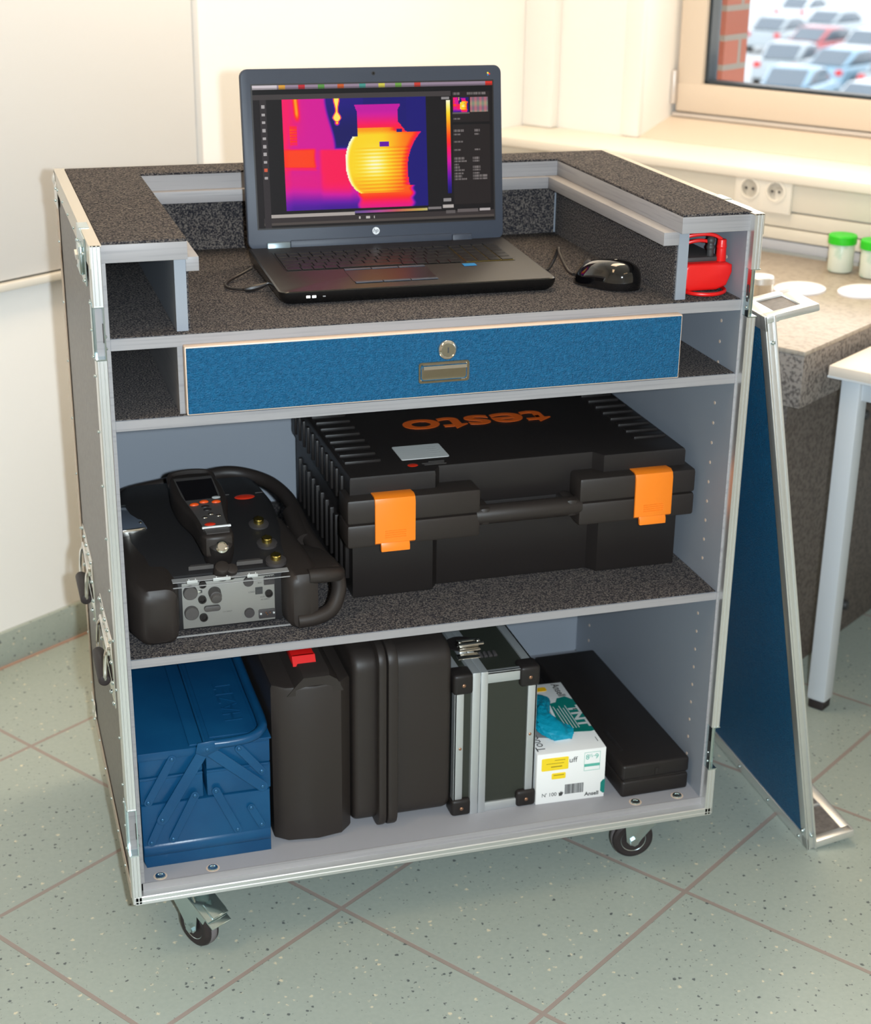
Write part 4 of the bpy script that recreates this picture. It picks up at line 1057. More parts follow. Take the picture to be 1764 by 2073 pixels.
# front rib blocks that carry the catches and the handle
b = MB()
for x0, x1 in ((xl - 0.012, 0.566), (0.728, xr + 0.012)):
    b.box(x0, x1, 0.103, 0.16, 0.6505, 0.690, r=0.005); b.box(x0, x1, 0.103, 0.16, 0.612, 0.6498, r=0.005)
b.build('catch_rib', 'black_soft', bc)
b = MB(); b.cyl((0.560, 0.118, 0.642), (0.735, 0.118, 0.642), 0.0155, n=24, bev=0.002); b.box(0.566, 0.585, 0.105, 0.16, 0.628, 0.657, r=0.006); b.box(0.708, 0.728, 0.105, 0.16, 0.628, 0.657, r=0.006)
b.build('handle', 'black_soft', bc)
for x0, x1 in ((0.398, 0.461), (0.820, 0.883)):
    b = MB()
    b.prism([(0.128, 0.6915), (0.108, 0.6935), (0.1005, 0.690), (0.098, 0.682), (0.0975, 0.620), (0.1015, 0.617), (0.103, 0.680), (0.108, 0.6895), (0.128, 0.690)], x0, x1, 'X', r=0.0012, seg=2)
    b.prism([(0.100, 0.622), (0.096, 0.614), (0.096, 0.606), (0.1015, 0.606), (0.104, 0.618)], x0 + 0.009, x1 - 0.009, 'X', r=0.001)
    for k in range(4): b.box(x0 + 0.015, x1 - 0.015, 0.0965, 0.0985, 0.627 + k * 0.0035, 0.6285 + k * 0.0035)
    b.build('catch', 'orange', bc, label='bright orange catch')
b = MB(); b.text('testo', 0.096, 0.0006, T(0.634, 0.334, zt + 0.0009) @ RZ(PI), bold=0.0016, width=0.252); b.build('lettering', 'orange_print', li)
b = MB(); b.prism(rrect(0.462, 0.539, 0.181, 0.243, 0.003), zt, zt + 0.001, 'Z'); lb = b.build('label_plate', 'offwhite', li)
b = MB()
for k in range(4): b.box(0.512 + (k % 2) * 0.003, 0.530, 0.200 + k * 0.009, 0.2015 + k * 0.009, zt + 0.0009, zt + 0.0013)
b.build('small_print', 'print_light', lb)
b = MB(); b.sphere((0.472, 0.155, zt + 0.0006), 0.0085, (1, 0.85, 0.12), n=8); b.build('badge', 'redlogo', li)
b = MB(); b.box(0.49, 0.525, 0.152, 0.1545, zt, zt + 0.0006); b.box(0.488, 0.523, 0.158, 0.161, zt, zt + 0.0006); b.box(0.50, 0.525, 0.1645, 0.1665, zt, zt + 0.0006); b.build('small_print', 'midgrey', li)

# ------------------------------------------------------------------ flue gas analyser on the middle shelf
an = thing('gas_analyser', 'black measuring instrument with silver connector panel and docked handset, left on the middle shelf', 'instrument', (0.17, 0.25, Z3), 0)
# body: lofted outline rising to the rear
def loft(b, sections, mi=0):
    """sections: list of (y, [(x,z)...]) with equal counts"""
    bb = bmesh.new(); rings = []
    for y, pts in sections: rings.append([bb.verts.new((x, y, z)) for x, z in pts])
    n = len(rings[0])
    for p, q in zip(rings, rings[1:]):
        for i in range(n): bb.faces.new([p[i], p[(i + 1) % n], q[(i + 1) % n], q[i]])
    bb.faces.new(rings[0][::-1]); bb.faces.new(rings[-1]); bmesh.ops.recalc_face_normals(bb, faces=bb.faces[:]); bb.verts.index_update(); b.merge(bb, None, mi)
def sec(x0, x1, z0, z1, r=0.018, n=4): return rrect(x0, x1, z0, z1, r, n)
b = MB()
loft(b, [(0.093, sec(0.085, 0.258, Z3 + 0.002, 0.603, 0.004)), (0.12, sec(0.045, 0.275, Z3 + 0.002, 0.612, 0.02)), (0.20, sec(0.036, 0.282, Z3 + 0.002, 0.626, 0.026)), (0.32, sec(0.036, 0.284, Z3 + 0.002, 0.636, 0.03)), (0.40, sec(0.040, 0.280, Z3 + 0.01, 0.634, 0.034)), (0.440, sec(0.055, 0.268, Z3 + 0.022, 0.615, 0.036))])
body = b.build('body', 'black_matt', an, sharp=40)
# front corner bumpers
b = MB()
loft(b, [(0.050, sec(0.044, 0.083, Z3 + 0.006, 0.590, 0.012)), (0.056, sec(0.036, 0.092, Z3 + 0.001, 0.600, 0.016)), (0.085, sec(0.024, 0.098, Z3 + 0.001, 0.606, 0.018)), (0.15, sec(0.020, 0.10, Z3 + 0.001, 0.616, 0.022)), (0.24, sec(0.021, 0.09, Z3 + 0.002, 0.622, 0.024))])
b.build('bumper', 'black_soft', an, sharp=45)
b = MB()
loft(b, [(0.052, sec(0.262, 0.288, Z3 + 0.004, 0.590, 0.010)), (0.058, sec(0.256, 0.300, Z3 + 0.001, 0.600, 0.014)), (0.085, sec(0.250, 0.306, Z3 + 0.001, 0.606, 0.016)), (0.15, sec(0.245, 0.300, Z3 + 0.001, 0.616, 0.02)), (0.24, sec(0.25, 0.288, Z3 + 0.002, 0.622, 0.018))])
b.build('bumper', 'black_soft', an, sharp=45)
# rubber frame loops (right side, rear) and lower front loop
b = MB()
b.tube([(0.286, 0.062, 0.594), (0.315, 0.066, 0.592), (0.334, 0.080, 0.586), (0.336, 0.105, 0.582), (0.325, 0.15, 0.588), (0.318, 0.22, 0.596), (0.318, 0.30, 0.602), (0.316, 0.36, 0.606), (0.300, 0.415, 0.612), (0.268, 0.448, 0.618), (0.230, 0.458, 0.622), (0.18, 0.452, 0.618), (0.12, 0.45, 0.612), (0.065, 0.440, 0.606), (0.034, 0.40, 0.60)], 0.0115, n=14)
b.tube([(0.268, 0.056, Z3 + 0.013), (0.296, 0.058, Z3 + 0.014), (0.322, 0.066, Z3 + 0.022), (0.337, 0.082, Z3 + 0.045), (0.338, 0.100, 0.580)], 0.0115, n=14)
b.tube([(0.312, 0.30, 0.60), (0.310, 0.25, 0.596), (0.312, 0.20, 0.59)], 0.0155, n=14)
b.tube([(0.278, 0.255, 0.590), (0.312, 0.25, 0.592)], 0.009, smooth=False)
b.build('carry_frame', 'black_soft', an, sharp=60)
b = MB(); b.prism([(0.285, 0.060), (0.315, 0.066), (0.338, 0.082), (0.338, 0.110), (0.326, 0.150), (0.300, 0.175), (0.270, 0.18), (0.270, 0.08)], 0.583, 0.6005, 'Z', r=0.005, seg=3); b.build('corner_wing', 'black_soft', an, sharp=50)
# recessed connector panel
b = MB(); b.box(0.092, 0.252, 0.085, 0.10, Z3 + 0.004, 0.600, r=0.002); fr_ = b.build('panel_recess', 'black_matt', an)
b = MB(); b.box(0.1025, 0.2395, 0.083, 0.088, 0.5215, 0.594, r=0.0008); sp = b.build('connector_panel', 'silver_panel', an)
py = 0.083
def pcyl(name, x, z, r, h, m, parent=sp, n=28, hollow=False):
    b = MB(T(x, py, z) @ RX(PI / 2))
    if hollow: b.lathe([(r, 0), (r, h), (r * 0.7, h), (r * 0.6, h * 0.35), (0, h * 0.35)], n=n)
    else: b.lathe([(r, 0), (r, h * 0.8), (r * 0.92, h), (0, h)], n=n)
    return b.build(name, m, parent)
pcyl('plug_cap', 0.1145, 0.580, 0.0105, 0.007, 'midgrey'); pcyl('plug_cap', 0.1150, 0.5475, 0.0105, 0.007, 'midgrey')
pcyl('plug_cap', 0.2005, 0.5875, 0.0075, 0.004, 'darkgrey'); pcyl('plug_cap', 0.2005, 0.537, 0.0075, 0.005, 'darkgrey')
pcyl('socket', 0.1330, 0.5905, 0.0055, 0.004, 'black', hollow=True); pcyl('socket', 0.1315, 0.567, 0.006, 0.005, 'black', hollow=True); pcyl('socket', 0.1325, 0.538, 0.006, 0.005, 'black', hollow=True); pcyl('socket', 0.2305, 0.565, 0.0058, 0.004, 'black', hollow=True)
b = MB(); b.cyl((0.150, py, 0.576), (0.150, py - 0.016, 0.575), 0.0095, 0.0085, n=28, bev=0.001); b.cyl((0.150, py - 0.016, 0.575), (0.150, py - 0.022, 0.573), 0.0078, 0.0075, n=28, bev=0.001); b.build('gas_port', 'midgrey', sp)
b = MB(); b.prism(rrect(0.1335, 0.1575, 0.5475, 0.556, 0.004), py - 0.006, py, 'Y', r=0.001); b.build('port_cover', 'midgrey', sp)
b = MB(); b.box(0.1275, 0.132, py - 0.001, py, 0.577, 0.5815, mi=0); b.box(0.1255, 0.1295, py - 0.0015, py, 0.5785, 0.5805, mi=1); b.build('usb_port', ['print', 'chrome'], sp)
b = MB(); b.box(0.2105, 0.2215, py - 0.001, py, 0.565, 0.5765, r=0.0004, seg=1); b.box(0.2128, 0.2195, py - 0.002, py - 0.0008, 0.568, 0.574); b.build('load_port', 'print', sp)
b = MB(); b.box(0.2235, 0.2395, py - 0.003, py, 0.5795, 0.592, r=0.0006)
for k in range(4): b.cyl((0.2262 + k * 0.0037, py - 0.0035, 0.586), (0.2262 + k * 0.0037, py - 0.0035, 0.594), 0.0011, n=8)
b.build('terminal_block', 'darkgrey', sp)
b = MB(); b.prism(rrect(0.2145, 0.2395, 0.5255, 0.540, 0.002), py - 0.0025, py, 'Y', r=0.0005); pw = b.build('power_inlet', 'darkgrey', sp)
b = MB()
for x in (0.2175, 0.2370): b.sphere((x, py - 0.003, 0.5335), 0.0022, n=8)
b.build('screw', mat('nickel', (220, 226, 226), 0.25, 0.7), pw)
b = MB()
for x, z in ((0.2252, 0.5352), (0.2268, 0.5325), (0.2310, 0.5350)): b.cyl((x, py - 0.002, z), (x, py - 0.005, z), 0.0011, n=8)
b.build('pin', 'copper', pw)
b = MB(); b.text('LOAD', 0.0035, 0.0001, T(0.205, py - 0.0002, 0.5695) @ RX(PI / 2)); b.text('AUX', 0.0032, 0.0001, T(0.221, py - 0.0002, 0.560) @ RX(PI / 2)); b.text('AC INPUT', 0.0030, 0.0001, T(0.225, py - 0.0002, 0.5555) @ RX(PI / 2)); b.text('11V INPUT', 0.003, 0.0001, T(0.168, py - 0.0002, 0.5425) @ RX(PI / 2)); b.text('BUS', 0.0032, 0.0001, T(0.2175, py - 0.0002, 0.583) @ RX(PI / 2)); b.build('lettering', 'midgrey', sp)
# clear flap with hinges
b = MB(); b.box(0.090, 0.2565, 0.0645, 0.0655, 0.520, 0.6035); cf = b.build('clear_flap', 'clear', an)
for q in ((0.088, 0.2585, 0.063, 0.066, 0.5178, 0.5192), (0.088, 0.2585, 0.066, 0.080, 0.6035, 0.6045), (0.082, 0.262, 0.063, 0.065, 0.5965, 0.5975)):
    b = MB(); b.box(*q); b.build('flap_edge', 'print_light', cf)
for x0, x1 in ((0.108, 0.124), (0.146, 0.172), (0.196, 0.212)):
    b = MB(); b.box(x0, x1, 0.0635, 0.067, 0.6015, 0.6065, r=0.0008)
    for k in range(2): b.sphere((x0 + (x1 - x0) * (0.2 + 0.6 * k), 0.066, 0.6072), 0.0011, n=6)
    b.build('flap_hinge', mat('hinge_white', (190, 192, 190), 0.4, 0.2), cf)
# light slots
b = MB(); b.prism([(0.116, 0.100), (0.120, 0.106), (0.150, 0.106), (0.153, 0.100)], 0.6065, 0.6125, 'Z'); b.prism([(0.187, 0.1), (0.190, 0.106), (0.222, 0.106), (0.226, 0.100)], 0.6065, 0.6125, 'Z'); b.build('slot', 'midgrey', body)
# brass probe ports with their clear rings
for x, y in ((0.240, 0.203), (0.2415, 0.146), (0.245, 0.096)):
    tf = T(x, y, 0.6275 - (0.203 - y) * 0.155) @ RX(R(8))
    b = MB(tf); b.lathe([(0.0155, -0.004), (0.0155, 0.0012), (0.009, 0.003), (0, 0.003)], n=28); rg = b.build('port_ring', 'darkgrey', body)
    b = MB(tf); b.lathe([(0.0078, 0.002), (0.0078, 0.009), (0.007, 0.010), (0, 0.010)], n=24); b.box(-0.0006, 0.0006, -0.0078, 0.0078, 0.0098, 0.0106); b.build('brass_cap', 'brass', rg)
b = MB(); b.sphere((0.236, 0.300, 0.6365), 0.0165, (1, 0.62, 0.14), n=10); b.build('badge', 'redlogo', body)
b = MB(); b.box(0.198, 0.214, 0.316, 0.3175, 0.6362, 0.6372); b.box(0.256, 0.268, 0.316, 0.3175, 0.635, 0.636); b.build('trim_line', 'midgrey', body)
# clear measuring-gas pockets at left
b = MB(T(0.050, 0.275, 0.617) @ RZ(R(6))); b.box(-0.026, 0.018, -0.052, 0.052, 0.0, 0.014, r=0.003); b.build('clear_cover', mat('smoky_plastic', (88, 96, 108), 0.12), an)
b = MB(T(0.050, 0.275, 0.617) @ RZ(R(6))); b.box(-0.022, 0.014, 0.046, 0.052, 0.002, 0.0145, r=0.002); b.box(-0.022, 0.016, -0.054, -0.049, 0.002, 0.0145, r=0.002); b.sphere((0.012, -0.03, 0.013), 0.003, n=8); b.box(-0.016, 0.004, -0.03, 0.03, 0.004, 0.012, r=0.002); b.build('cover_clip', 'chrome', an)
# docked handset
HT = T(0.159, 0.215, 0.640) @ RZ(R(1.5)) @ RX(R(3.0))
hs = MB(HT)
out = [(-0.019, -0.118), (0.019, -0.118), (0.024, -0.085), (0.027, -0.04), (0.036, 0.0), (0.040, 0.04), (0.039, 0.085), (0.032, 0.112), (0.018, 0.120), (-0.018, 0.120), (-0.032, 0.112), (-0.039, 0.085), (-0.040, 0.04), (-0.036, 0.0), (-0.027, -0.04), (-0.024, -0.085)]
oc = [(p.x, p.y) for p in catmull([Vector((x, y, 0)) for x, y in out], True, 3)]
hs.prism(oc, -0.010, 0.026, 'Z', r=0.006, seg=3)
hs = hs.build('handset', 'black_soft', an, sharp=40)
b = MB(HT); b.prism([(-0.017, -0.112), (0.017, -0.112), (0.020, -0.05), (0.029, 0.03), (0.030, 0.10), (-0.030, 0.10), (-0.029, 0.03), (-0.020, -0.05)], 0.0262, 0.0272, 'Z'); b.build('face_plate', 'midgrey', hs)
b = MB(HT); b.prism([(-0.026, 0.012), (0.025, 0.012), (0.028, 0.088), (-0.028, 0.088)], 0.0272, 0.0278, 'Z'); b.build('display', 'dark_glass', hs)
for x, y in ((-0.016, -0.006), (0.0, 0.001), (0.018, -0.003)):
    b = MB(HT); b.sphere((x, y, 0.0275), 0.0072, (1, 0.62, 0.42), n=8); b.build('orange_key', mat('orange_key', (235, 84, 24), 0.4) if 'orange_key' not in M else 'orange_key', hs)
b = MB(HT)
for x, y in ((-0.001, -0.016), (0.0, -0.028)): b.sphere((x, y, 0.0272), 0.0065, (1, 0.6, 0.35), n=8)
b.build('rocker_key', 'black', hs)
b = MB(HT)
for x, y in ((0.002, -0.044), (-0.009, -0.054), (0.012, -0.052)): b.sphere((x, y, 0.0272), 0.0046, (1, 0.7, 0.4), n=8)
b.build('silver_key', 'chrome', hs)
b = MB(HT); b.sphere((0.021, 0.014, 0.0275), 0.007, (1, 0.7, 0.12), n=8); b.build('approval_mark', 'offwhite', hs)
b = MB(HT); b.sphere((-0.006, -0.080, 0.0272), 0.0085, (1, 0.62, 0.2), n=8); b.build('badge', 'redlogo', hs)
b = MB(HT); b.box(-0.020, 0.023, -0.0935, -0.0895, 0.0262, 0.029, r=0.0008); b.build('white_bar', 'white', hs)
b = MB(HT); b.box(-0.026, 0.026, 0.108, 0.126, 0.010, 0.024, r=0.006); b.tube([(-0.034, 0.10, 0.016), (-0.030, 0.124, 0.022), (0, 0.130, 0.024), (0.030, 0.124, 0.022), (0.034, 0.10, 0.016)], 0.005); b.build('loop_handle', 'black_soft', hs)
b = MB(HT)
b.lathe([(0.021, -0.024), (0.022, -0.006), (0.019, 0.014), (0.011, 0.020), (0, 0.020)], tf=T(0.002, -0.106, 0.0) @ RX(R(25))); b.build('dock_collar', 'black', hs)
b = MB(HT @ T(0.002, -0.122, 0.008) @ RX(R(58))); b.lathe([(0.0095, -0.004), (0.0095, 0.008), (0.007, 0.010), (0.0055, 0.006), (0, 0.006)], n=20); b.build('coupling', 'chrome', hs)
b = MB(T(0.162, 0.087, 0.600) @ RX(R(30))); b.cyl((0, 0, 0.0), (0.0, 0.0, 0.022), 0.013, 0.011, bev=0.003); b.cyl((0.012, -0.002, 0.0), (0.014, -0.004, 0.02), 0.009, bev=0.002); b.build('hose_stub', 'black_soft', an)

# ------------------------------------------------------------------ blue cantilever toolbox
tx = thing('toolbox', 'blue metal cantilever toolbox at the lower left of the bottom shelf', 'toolbox', (0.12, 0.25, Z0), 0)
tx0, tx1, ty0, ty1 = 0.0215, 0.2185, 0.054, 0.46
b = MB()
b.prism([(tx0, Z0 + 0.012), (tx0 + 0.004, Z0), (tx1, Z0), (tx1, 0.249), (tx0, 0.249)], ty0, ty1, 'Y', r=0.002)
# rolled lower front edge
b.cyl((tx0 + 0.001, ty0 + 0.012, Z0 + 0.030), (tx1 - 0.001, ty0 + 0.012, Z0 + 0.030), 0.0155, n=20, bev=0.001)
b.build('lower_tray', 'bluepaint', tx, sharp=40)
for nm, z0, z1 in (('middle_tray', 0.2505, 0.295), ('upper_tray', 0.2965, 0.337)):
    for x0, x1 in ((tx0, 0.117), (0.1225, tx1)):
        b = MB(); b.box(x0, x1 + (0.002 if x1 > 0.2 else 0), ty0 + 0.002, ty1, z0, z1, r=0.002)
        b.box(x0, x1, ty0 + 0.0005, ty0 + 0.003, z1 - 0.004, z1, r=0.001, seg=1); b.build(nm, 'bluepaint', tx)
# lids
b = MB(); b.box(tx0 - 0.001, 0.1085, ty0 - 0.004, ty1 + 0.004, 0.337, 0.3405, r=0.0015); b.box(tx0 - 0.001, 0.119, ty0 - 0.004, ty0, 0.327, 0.3395, r=0.0012); b.box(0.098, 0.119, ty0, ty1, 0.3405, 0.3440, r=0.0016); b.build('lid', 'bluepaint', tx)
b = MB(); b.box(0.1195, tx1 + 0.004, ty0 - 0.002, ty1 + 0.004, 0.337, 0.3405, r=0.0015); b.box(0.131, tx1 - 0.014, ty0 + 0.018, ty1 - 0.02, 0.340, 0.3425, r=0.0012); b.box(0.1195, 0.1245, ty0, ty1, 0.3405, 0.3450, r=0.0016)
b.text('HAZET', 0.040, 0.0012, T(0.178, 0.18, 0.3427) @ RZ(PI / 2), width=0.13); ld2 = b.build('lid', 'bluepaint', tx)
# folded tube handle
b = MB(); b.tube([(0.136, 0.049, 0.343), (0.160, 0.047, 0.344), (0.190, 0.049, 0.346), (0.208, 0.062, 0.349), (0.2145, 0.090, 0.3505), (0.2145, 0.20, 0.3505), (0.2145, 0.38, 0.3505), (0.208, 0.45, 0.349), (0.16, 0.468, 0.346)], 0.0075, n=14)
b.prism([(0.106, 0.334), (0.110, 0.350), (0.132, 0.3515), (0.150, 0.349), (0.150, 0.339), (0.134, 0.332), (0.120, 0.326)], 0.0435, 0.0465, 'Y', r=0.0006, seg=1)
b.build('handle', 'bluepaint', tx, sharp=50)
def arm(p, q, w, y):
    d = Vector((q[0] - p[0], q[1] - p[1])); L_ = d.length; a = math.atan2(d.y, d.x)
    b = MB(T(p[0], y, p[1]) @ RY(-a)); b.prism(rrect(-w, L_ + w, -w, w, w * 0.98, 6), 0.0, 0.0022, 'Y', r=0.0005, seg=1)
    o = b.build('lever_arm', 'bluepaint', tx)
    b = MB()
    for c in (p, q): b.sphere((c[0], y, c[1]), 0.0034, (1, 0.55, 1), n=8)
    b.build('rivet', mat('blue_rivet', (36, 90, 130), 0.25, 0.3), o)
ya = 0.0455
arm((0.120, 0.337), (0.052, 0.226), 0.0085, ya); arm((0.124, 0.337), (0.206, 0.2605), 0.0085, ya - 0.0012)
arm((0.071, 0.326), (0.0325, 0.257), 0.0065, ya + 0.003); arm((0.1725, 0.329), (0.206, 0.285), 0.0065, ya + 0.003)
arm((0.103, 0.2585), (0.067, 0.188), 0.0065, ya + 0.003); arm((0.135, 0.261), (0.166, 0.1885), 0.0065, ya + 0.003)
arm((0.052, 0.226), (0.034, 0.187), 0.0065, ya + 0.0025); arm((0.188, 0.223), (0.2035, 0.191), 0.006, ya + 0.0035)

# ------------------------------------------------------------------ upright black blow moulded case with red catch
c2 = thing('tool_case', 'upright black faceted plastic case with a red catch, right of the blue toolbox', 'case', (0.29, 0.25, Z0), 0)
b = MB()
plan = [(0.228, 0.078), (0.2475, 0.062), (0.295, 0.056), (0.334, 0.062), (0.3515, 0.080), (0.352, 0.43), (0.228, 0.43)]
b.prism(plan, Z0 + 0.004, 0.415, 'Z', r=0.006, seg=2)
b.prism([(0.237, 0.094), (0.345, 0.094), (0.345, 0.42), (0.237, 0.42)], Z0, Z0 + 0.01, 'Z')
# hump with the catch towards the middle
loft(b, [(0.060, [(0.250, 0.40), (0.264, 0.416), (0.276, 0.428), (0.316, 0.428), (0.328, 0.420), (0.338, 0.40)]), (0.070, [(0.250, 0.40), (0.263, 0.418), (0.275, 0.433), (0.317, 0.433), (0.329, 0.422), (0.338, 0.40)]), (0.42, [(0.250, 0.40), (0.263, 0.418), (0.275, 0.433), (0.317, 0.433), (0.329, 0.422), (0.338, 0.40)])])
b.build('shell', 'black_soft', c2, sharp=30)
b = MB(); b.box(0.268, 0.304, 0.108, 0.150, 0.428, 0.4425, r=0.002); b.prism([(0.098, 0.430), (0.108, 0.4425), (0.112, 0.4425), (0.104, 0.428)], 0.268, 0.304, 'X'); b.build('catch', 'red', c2)
b = MB(); b.tube([(0.290, 0.18, 0.427), (0.290, 0.19, 0.450), (0.290, 0.22, 0.462), (0.290, 0.30, 0.462), (0.290, 0.33, 0.45), (0.290, 0.34, 0.427)], 0.009); b.build('handle', 'black', c2)

# ------------------------------------------------------------------ rounded black case
c3 = thing('rounded_case', 'upright black hard case with rounded corners and a seam, left of the aluminium case', 'case', (0.43, 0.25, Z0), 0)
def shellx(x0, x1, ins, r):
    b = MB(); b.prism(rrect(0.066 + ins, 0.46 - ins, Z0 + 0.004 + ins, 0.452 - ins, r, 6), x0, x1, 'X', r=0.010, seg=3); return b
b = shellx(0.355, 0.398, 0.004, 0.030); b.build('lid_shell', 'black_soft', c3, sharp=40)
b = shellx(0.416, 0.515, 0.004, 0.030); b.build('base_shell', 'black_soft', c3, sharp=40)
b = MB(); b.prism(rrect(0.056, 0.47, Z0 + 0.0, 0.460, 0.03, 6), 0.3925, 0.4055, 'X', r=0.003); b.prism(rrect(0.056, 0.47, Z0 + 0.0, 0.460, 0.03, 6), 0.4075, 0.424, 'X', r=0.003)
b.build('seam_rib', 'black_soft', c3, sharp=40)

# ------------------------------------------------------------------ aluminium framed case
ac = thing('aluminium_case', 'upright dark olive case with silver aluminium edges and black corners', 'case', (0.588, 0.22, Z0), 0)
ax0, ax1, ay0, ay1, az0, az1 = 0.519, 0.658, 0.070, 0.42, Z0, 0.393
b = MB(); b.box(ax0 + 0.004, ax1 - 0.004, ay0 + 0.004, ay1 - 0.004, az0 + 0.004, az1 - 0.004); b.build('shell', 'olive', ac)
b = MB(); e = 0.016; t_ = 0.0015
for x0, x1 in ((ax0, ax0 + e), (ax1 - e, ax1)):
    b.box(x0, x1, ay0, ay0 + 0.005, az0, az1, r=t_); b.box(x0, x1, ay0, ay1, az1 - 0.005, az1, r=t_)
for x in (ax0, ax1 - 0.005):
    b.box(x, x + 0.005, ay0, ay0 + e, az0, az1, r=t_); b.box(x, x + 0.005, ay0, ay1, az1 - e, az1, r=t_); b.box(x, x + 0.005, ay0, ay1, az0, az0 + e, r=t_)
b.box(ax0, ax1, ay0, ay0 + 0.005, az1 - e - 0.004, az1, r=t_); b.box(ax0, ax1, ay0, ay0 + 0.005, az0, az0 + e, r=t_); b.box(ax0, ax1, ay0, ay0 + e - 0.006, az1 - 0.005, az1, r=t_)
b.build('edge_profile', 'alu_matt', ac)
b = MB(); b.box(0.5475, 0.5605, ay0 - 0.003, ay1, az0 - 0.0, az1 + 0.003, r=0.0012); b.box(0.5615, 0.5735, ay0 - 0.0025, ay1, az0 - 0.0, az1 + 0.0025, r=0.0012); b.build('closing_profile', 'alu_matt', ac)
for x, z in ((ax0, az0), (ax1 - 0.028, az0), (ax0, az1 - 0.030), (ax1 - 0.028, az1 - 0.030)):
    b = MB(); b.box(x - 0.003, x + 0.031, ay0 - 0.0045, ay0 + 0.03, z - (0.0 if z < 0.2 else 0.003), z + (0.033 if z > 0.2 else 0.030), r=0.006, seg=3); c = b.build('corner_cap', 'black', ac)
    b = MB(); b.sphere((x + 0.014, ay0 - 0.0045, z + 0.014), 0.0032, (1, 0.5, 1), n=8); b.build('rivet', 'copper', c)
b = MB()
for x, z in ((ax0 + 0.011, 0.262), (ax1 - 0.010, 0.272)): b.sphere((x, ay0, z), 0.0026, (1, 0.5, 1), n=8)
b.build('rivet', 'copper', ac)
b = MB(); b.box(0.540, 0.577, 0.118, 0.136, az1 + 0.001, az1 + 0.004, r=0.001); b.box(0.548, 0.585, 0.140, 0.170, az1 + 0.002, az1 + 0.007, r=0.002); b.cyl((0.550, 0.150, az1 + 0.011), (0.592, 0.150, az1 + 0.011), 0.004, bev=0.001); b.cyl((0.550, 0.164, az1 + 0.011), (0.588, 0.164, az1 + 0.011), 0.004, bev=0.001)
for x in (0.553, 0.584): b.sphere((x, 0.157, az1 + 0.013), 0.005, n=8)
b.build('catch', 'chrome', ac)
b = MB(T(0.560, 0.17, az1 + 0.0032)); b.lathe([(0.026, 0), (0.026, 0.002), (0, 0.002)], n=28); b.build('catch_base', 'black', ac)
b = MB()
for x in (0.582, 0.590, 0.598, 0.606): b.cyl((x, 0.128, az1 - 0.003), (x, 0.140, az1 - 0.001), 0.0033, bev=0.0006)
b.build('number_lock', 'darkgrey', ac)

# ------------------------------------------------------------------ glove box
gb = thing('glove_box', 'white cardboard dispenser box of turquoise disposable gloves', 'box', (0.72, 0.18, Z0), R(-1.5))
GT = T(0.6605, 0.0655, Z0) @ RZ(R(-2.2))
gw, gl_, gh = 0.119, 0.235, 0.0935
b = MB(GT); b.box(0, gw, 0, gl_, 0, gh, r=0.0012); box_o = b.build('carton', 'white', gb)
b = MB(GT)
F = lambda x, z: T(x, -0.0003, z) @ RX(PI / 2)
b.prism(rrect(0.008, 0.054, 0.062, 0.085, 0.002), -0.0008, 0, 'Y'); b.prism(rrect(0.026, 0.050, 0.045, 0.056, 0.002), -0.0008, 0, 'Y'); b.build('sticker', 'yellow', box_o)
b = MB(GT); b.box(0.030, 0.048, -0.0012, -0.0007, 0.0800, 0.0808); b.box(0.016, 0.046, -0.0012, -0.0007, 0.0745, 0.0752); b.box(0.024, 0.043, -0.0012, -0.0007, 0.068, 0.0695); b.box(0.029, 0.047, -0.0012, -0.0007, 0.0518, 0.0530); b.build('sticker_print', mat('olive_print', (150, 128, 30), 0.5), box_o)
b = MB(GT)
b.text('uff', 0.014, 0.0002, F(0.062, 0.077)); b.text("N' 100", 0.0095, 0.0002, F(0.023, 0.016)); b.text('Ansell', 0.010, 0.0002, F(0.097, 0.009), bold=0.0002)
x = 0.050; rr = random.Random(5)
for i in range(26):
    w = rr.choice((0.0005, 0.0008, 0.0012)); b.box(x, x + w, -0.0004, 0, 0.014, 0.032); x += w + rr.choice((0.0004, 0.0007))
b.prism([(0.040, 0.012), (0.045, 0.012), (0.0475, 0.018), (0.0455, 0.018), (0.0450, 0.021), (0.0438, 0.018), (0.0425, 0.021), (0.0415, 0.017), (0.0395, 0.019)], -0.0004, 0, 'Y')
b.build('print', 'print', box_o)
b = MB(GT)
b.text('8', 0.013, 0.0002, F(0.087, 0.0785)); b.text('½-', 0.009, 0.0002, F(0.0945, 0.081)); b.text('9', 0.013, 0.0002, F(0.103, 0.0785)); b.box(0.0815, 0.109, -0.0004, 0, 0.061, 0.066)
for q in ((0.0815, 0.109, 0.0872, 0.0876), (0.0815, 0.109, 0.0535, 0.0539), (0.0815, 0.0819, 0.0535, 0.0876), (0.1086, 0.109, 0.0535, 0.0876)): b.box(q[0], q[1], -0.0004, 0, q[2], q[3])
b.build('size_print', 'teal_light', box_o)
b = MB(GT); b.prism([(gw - 0.007, 0.012), (gw - 0.003, 0.008), (gw + 0.0004, 0.008), (gw + 0.0004, 0.033), (gw - 0.003, 0.033), (gw - 0.007, 0.028)], -0.0005, 0.001, 'Y'); b.build('corner_print', 'teal', box_o)
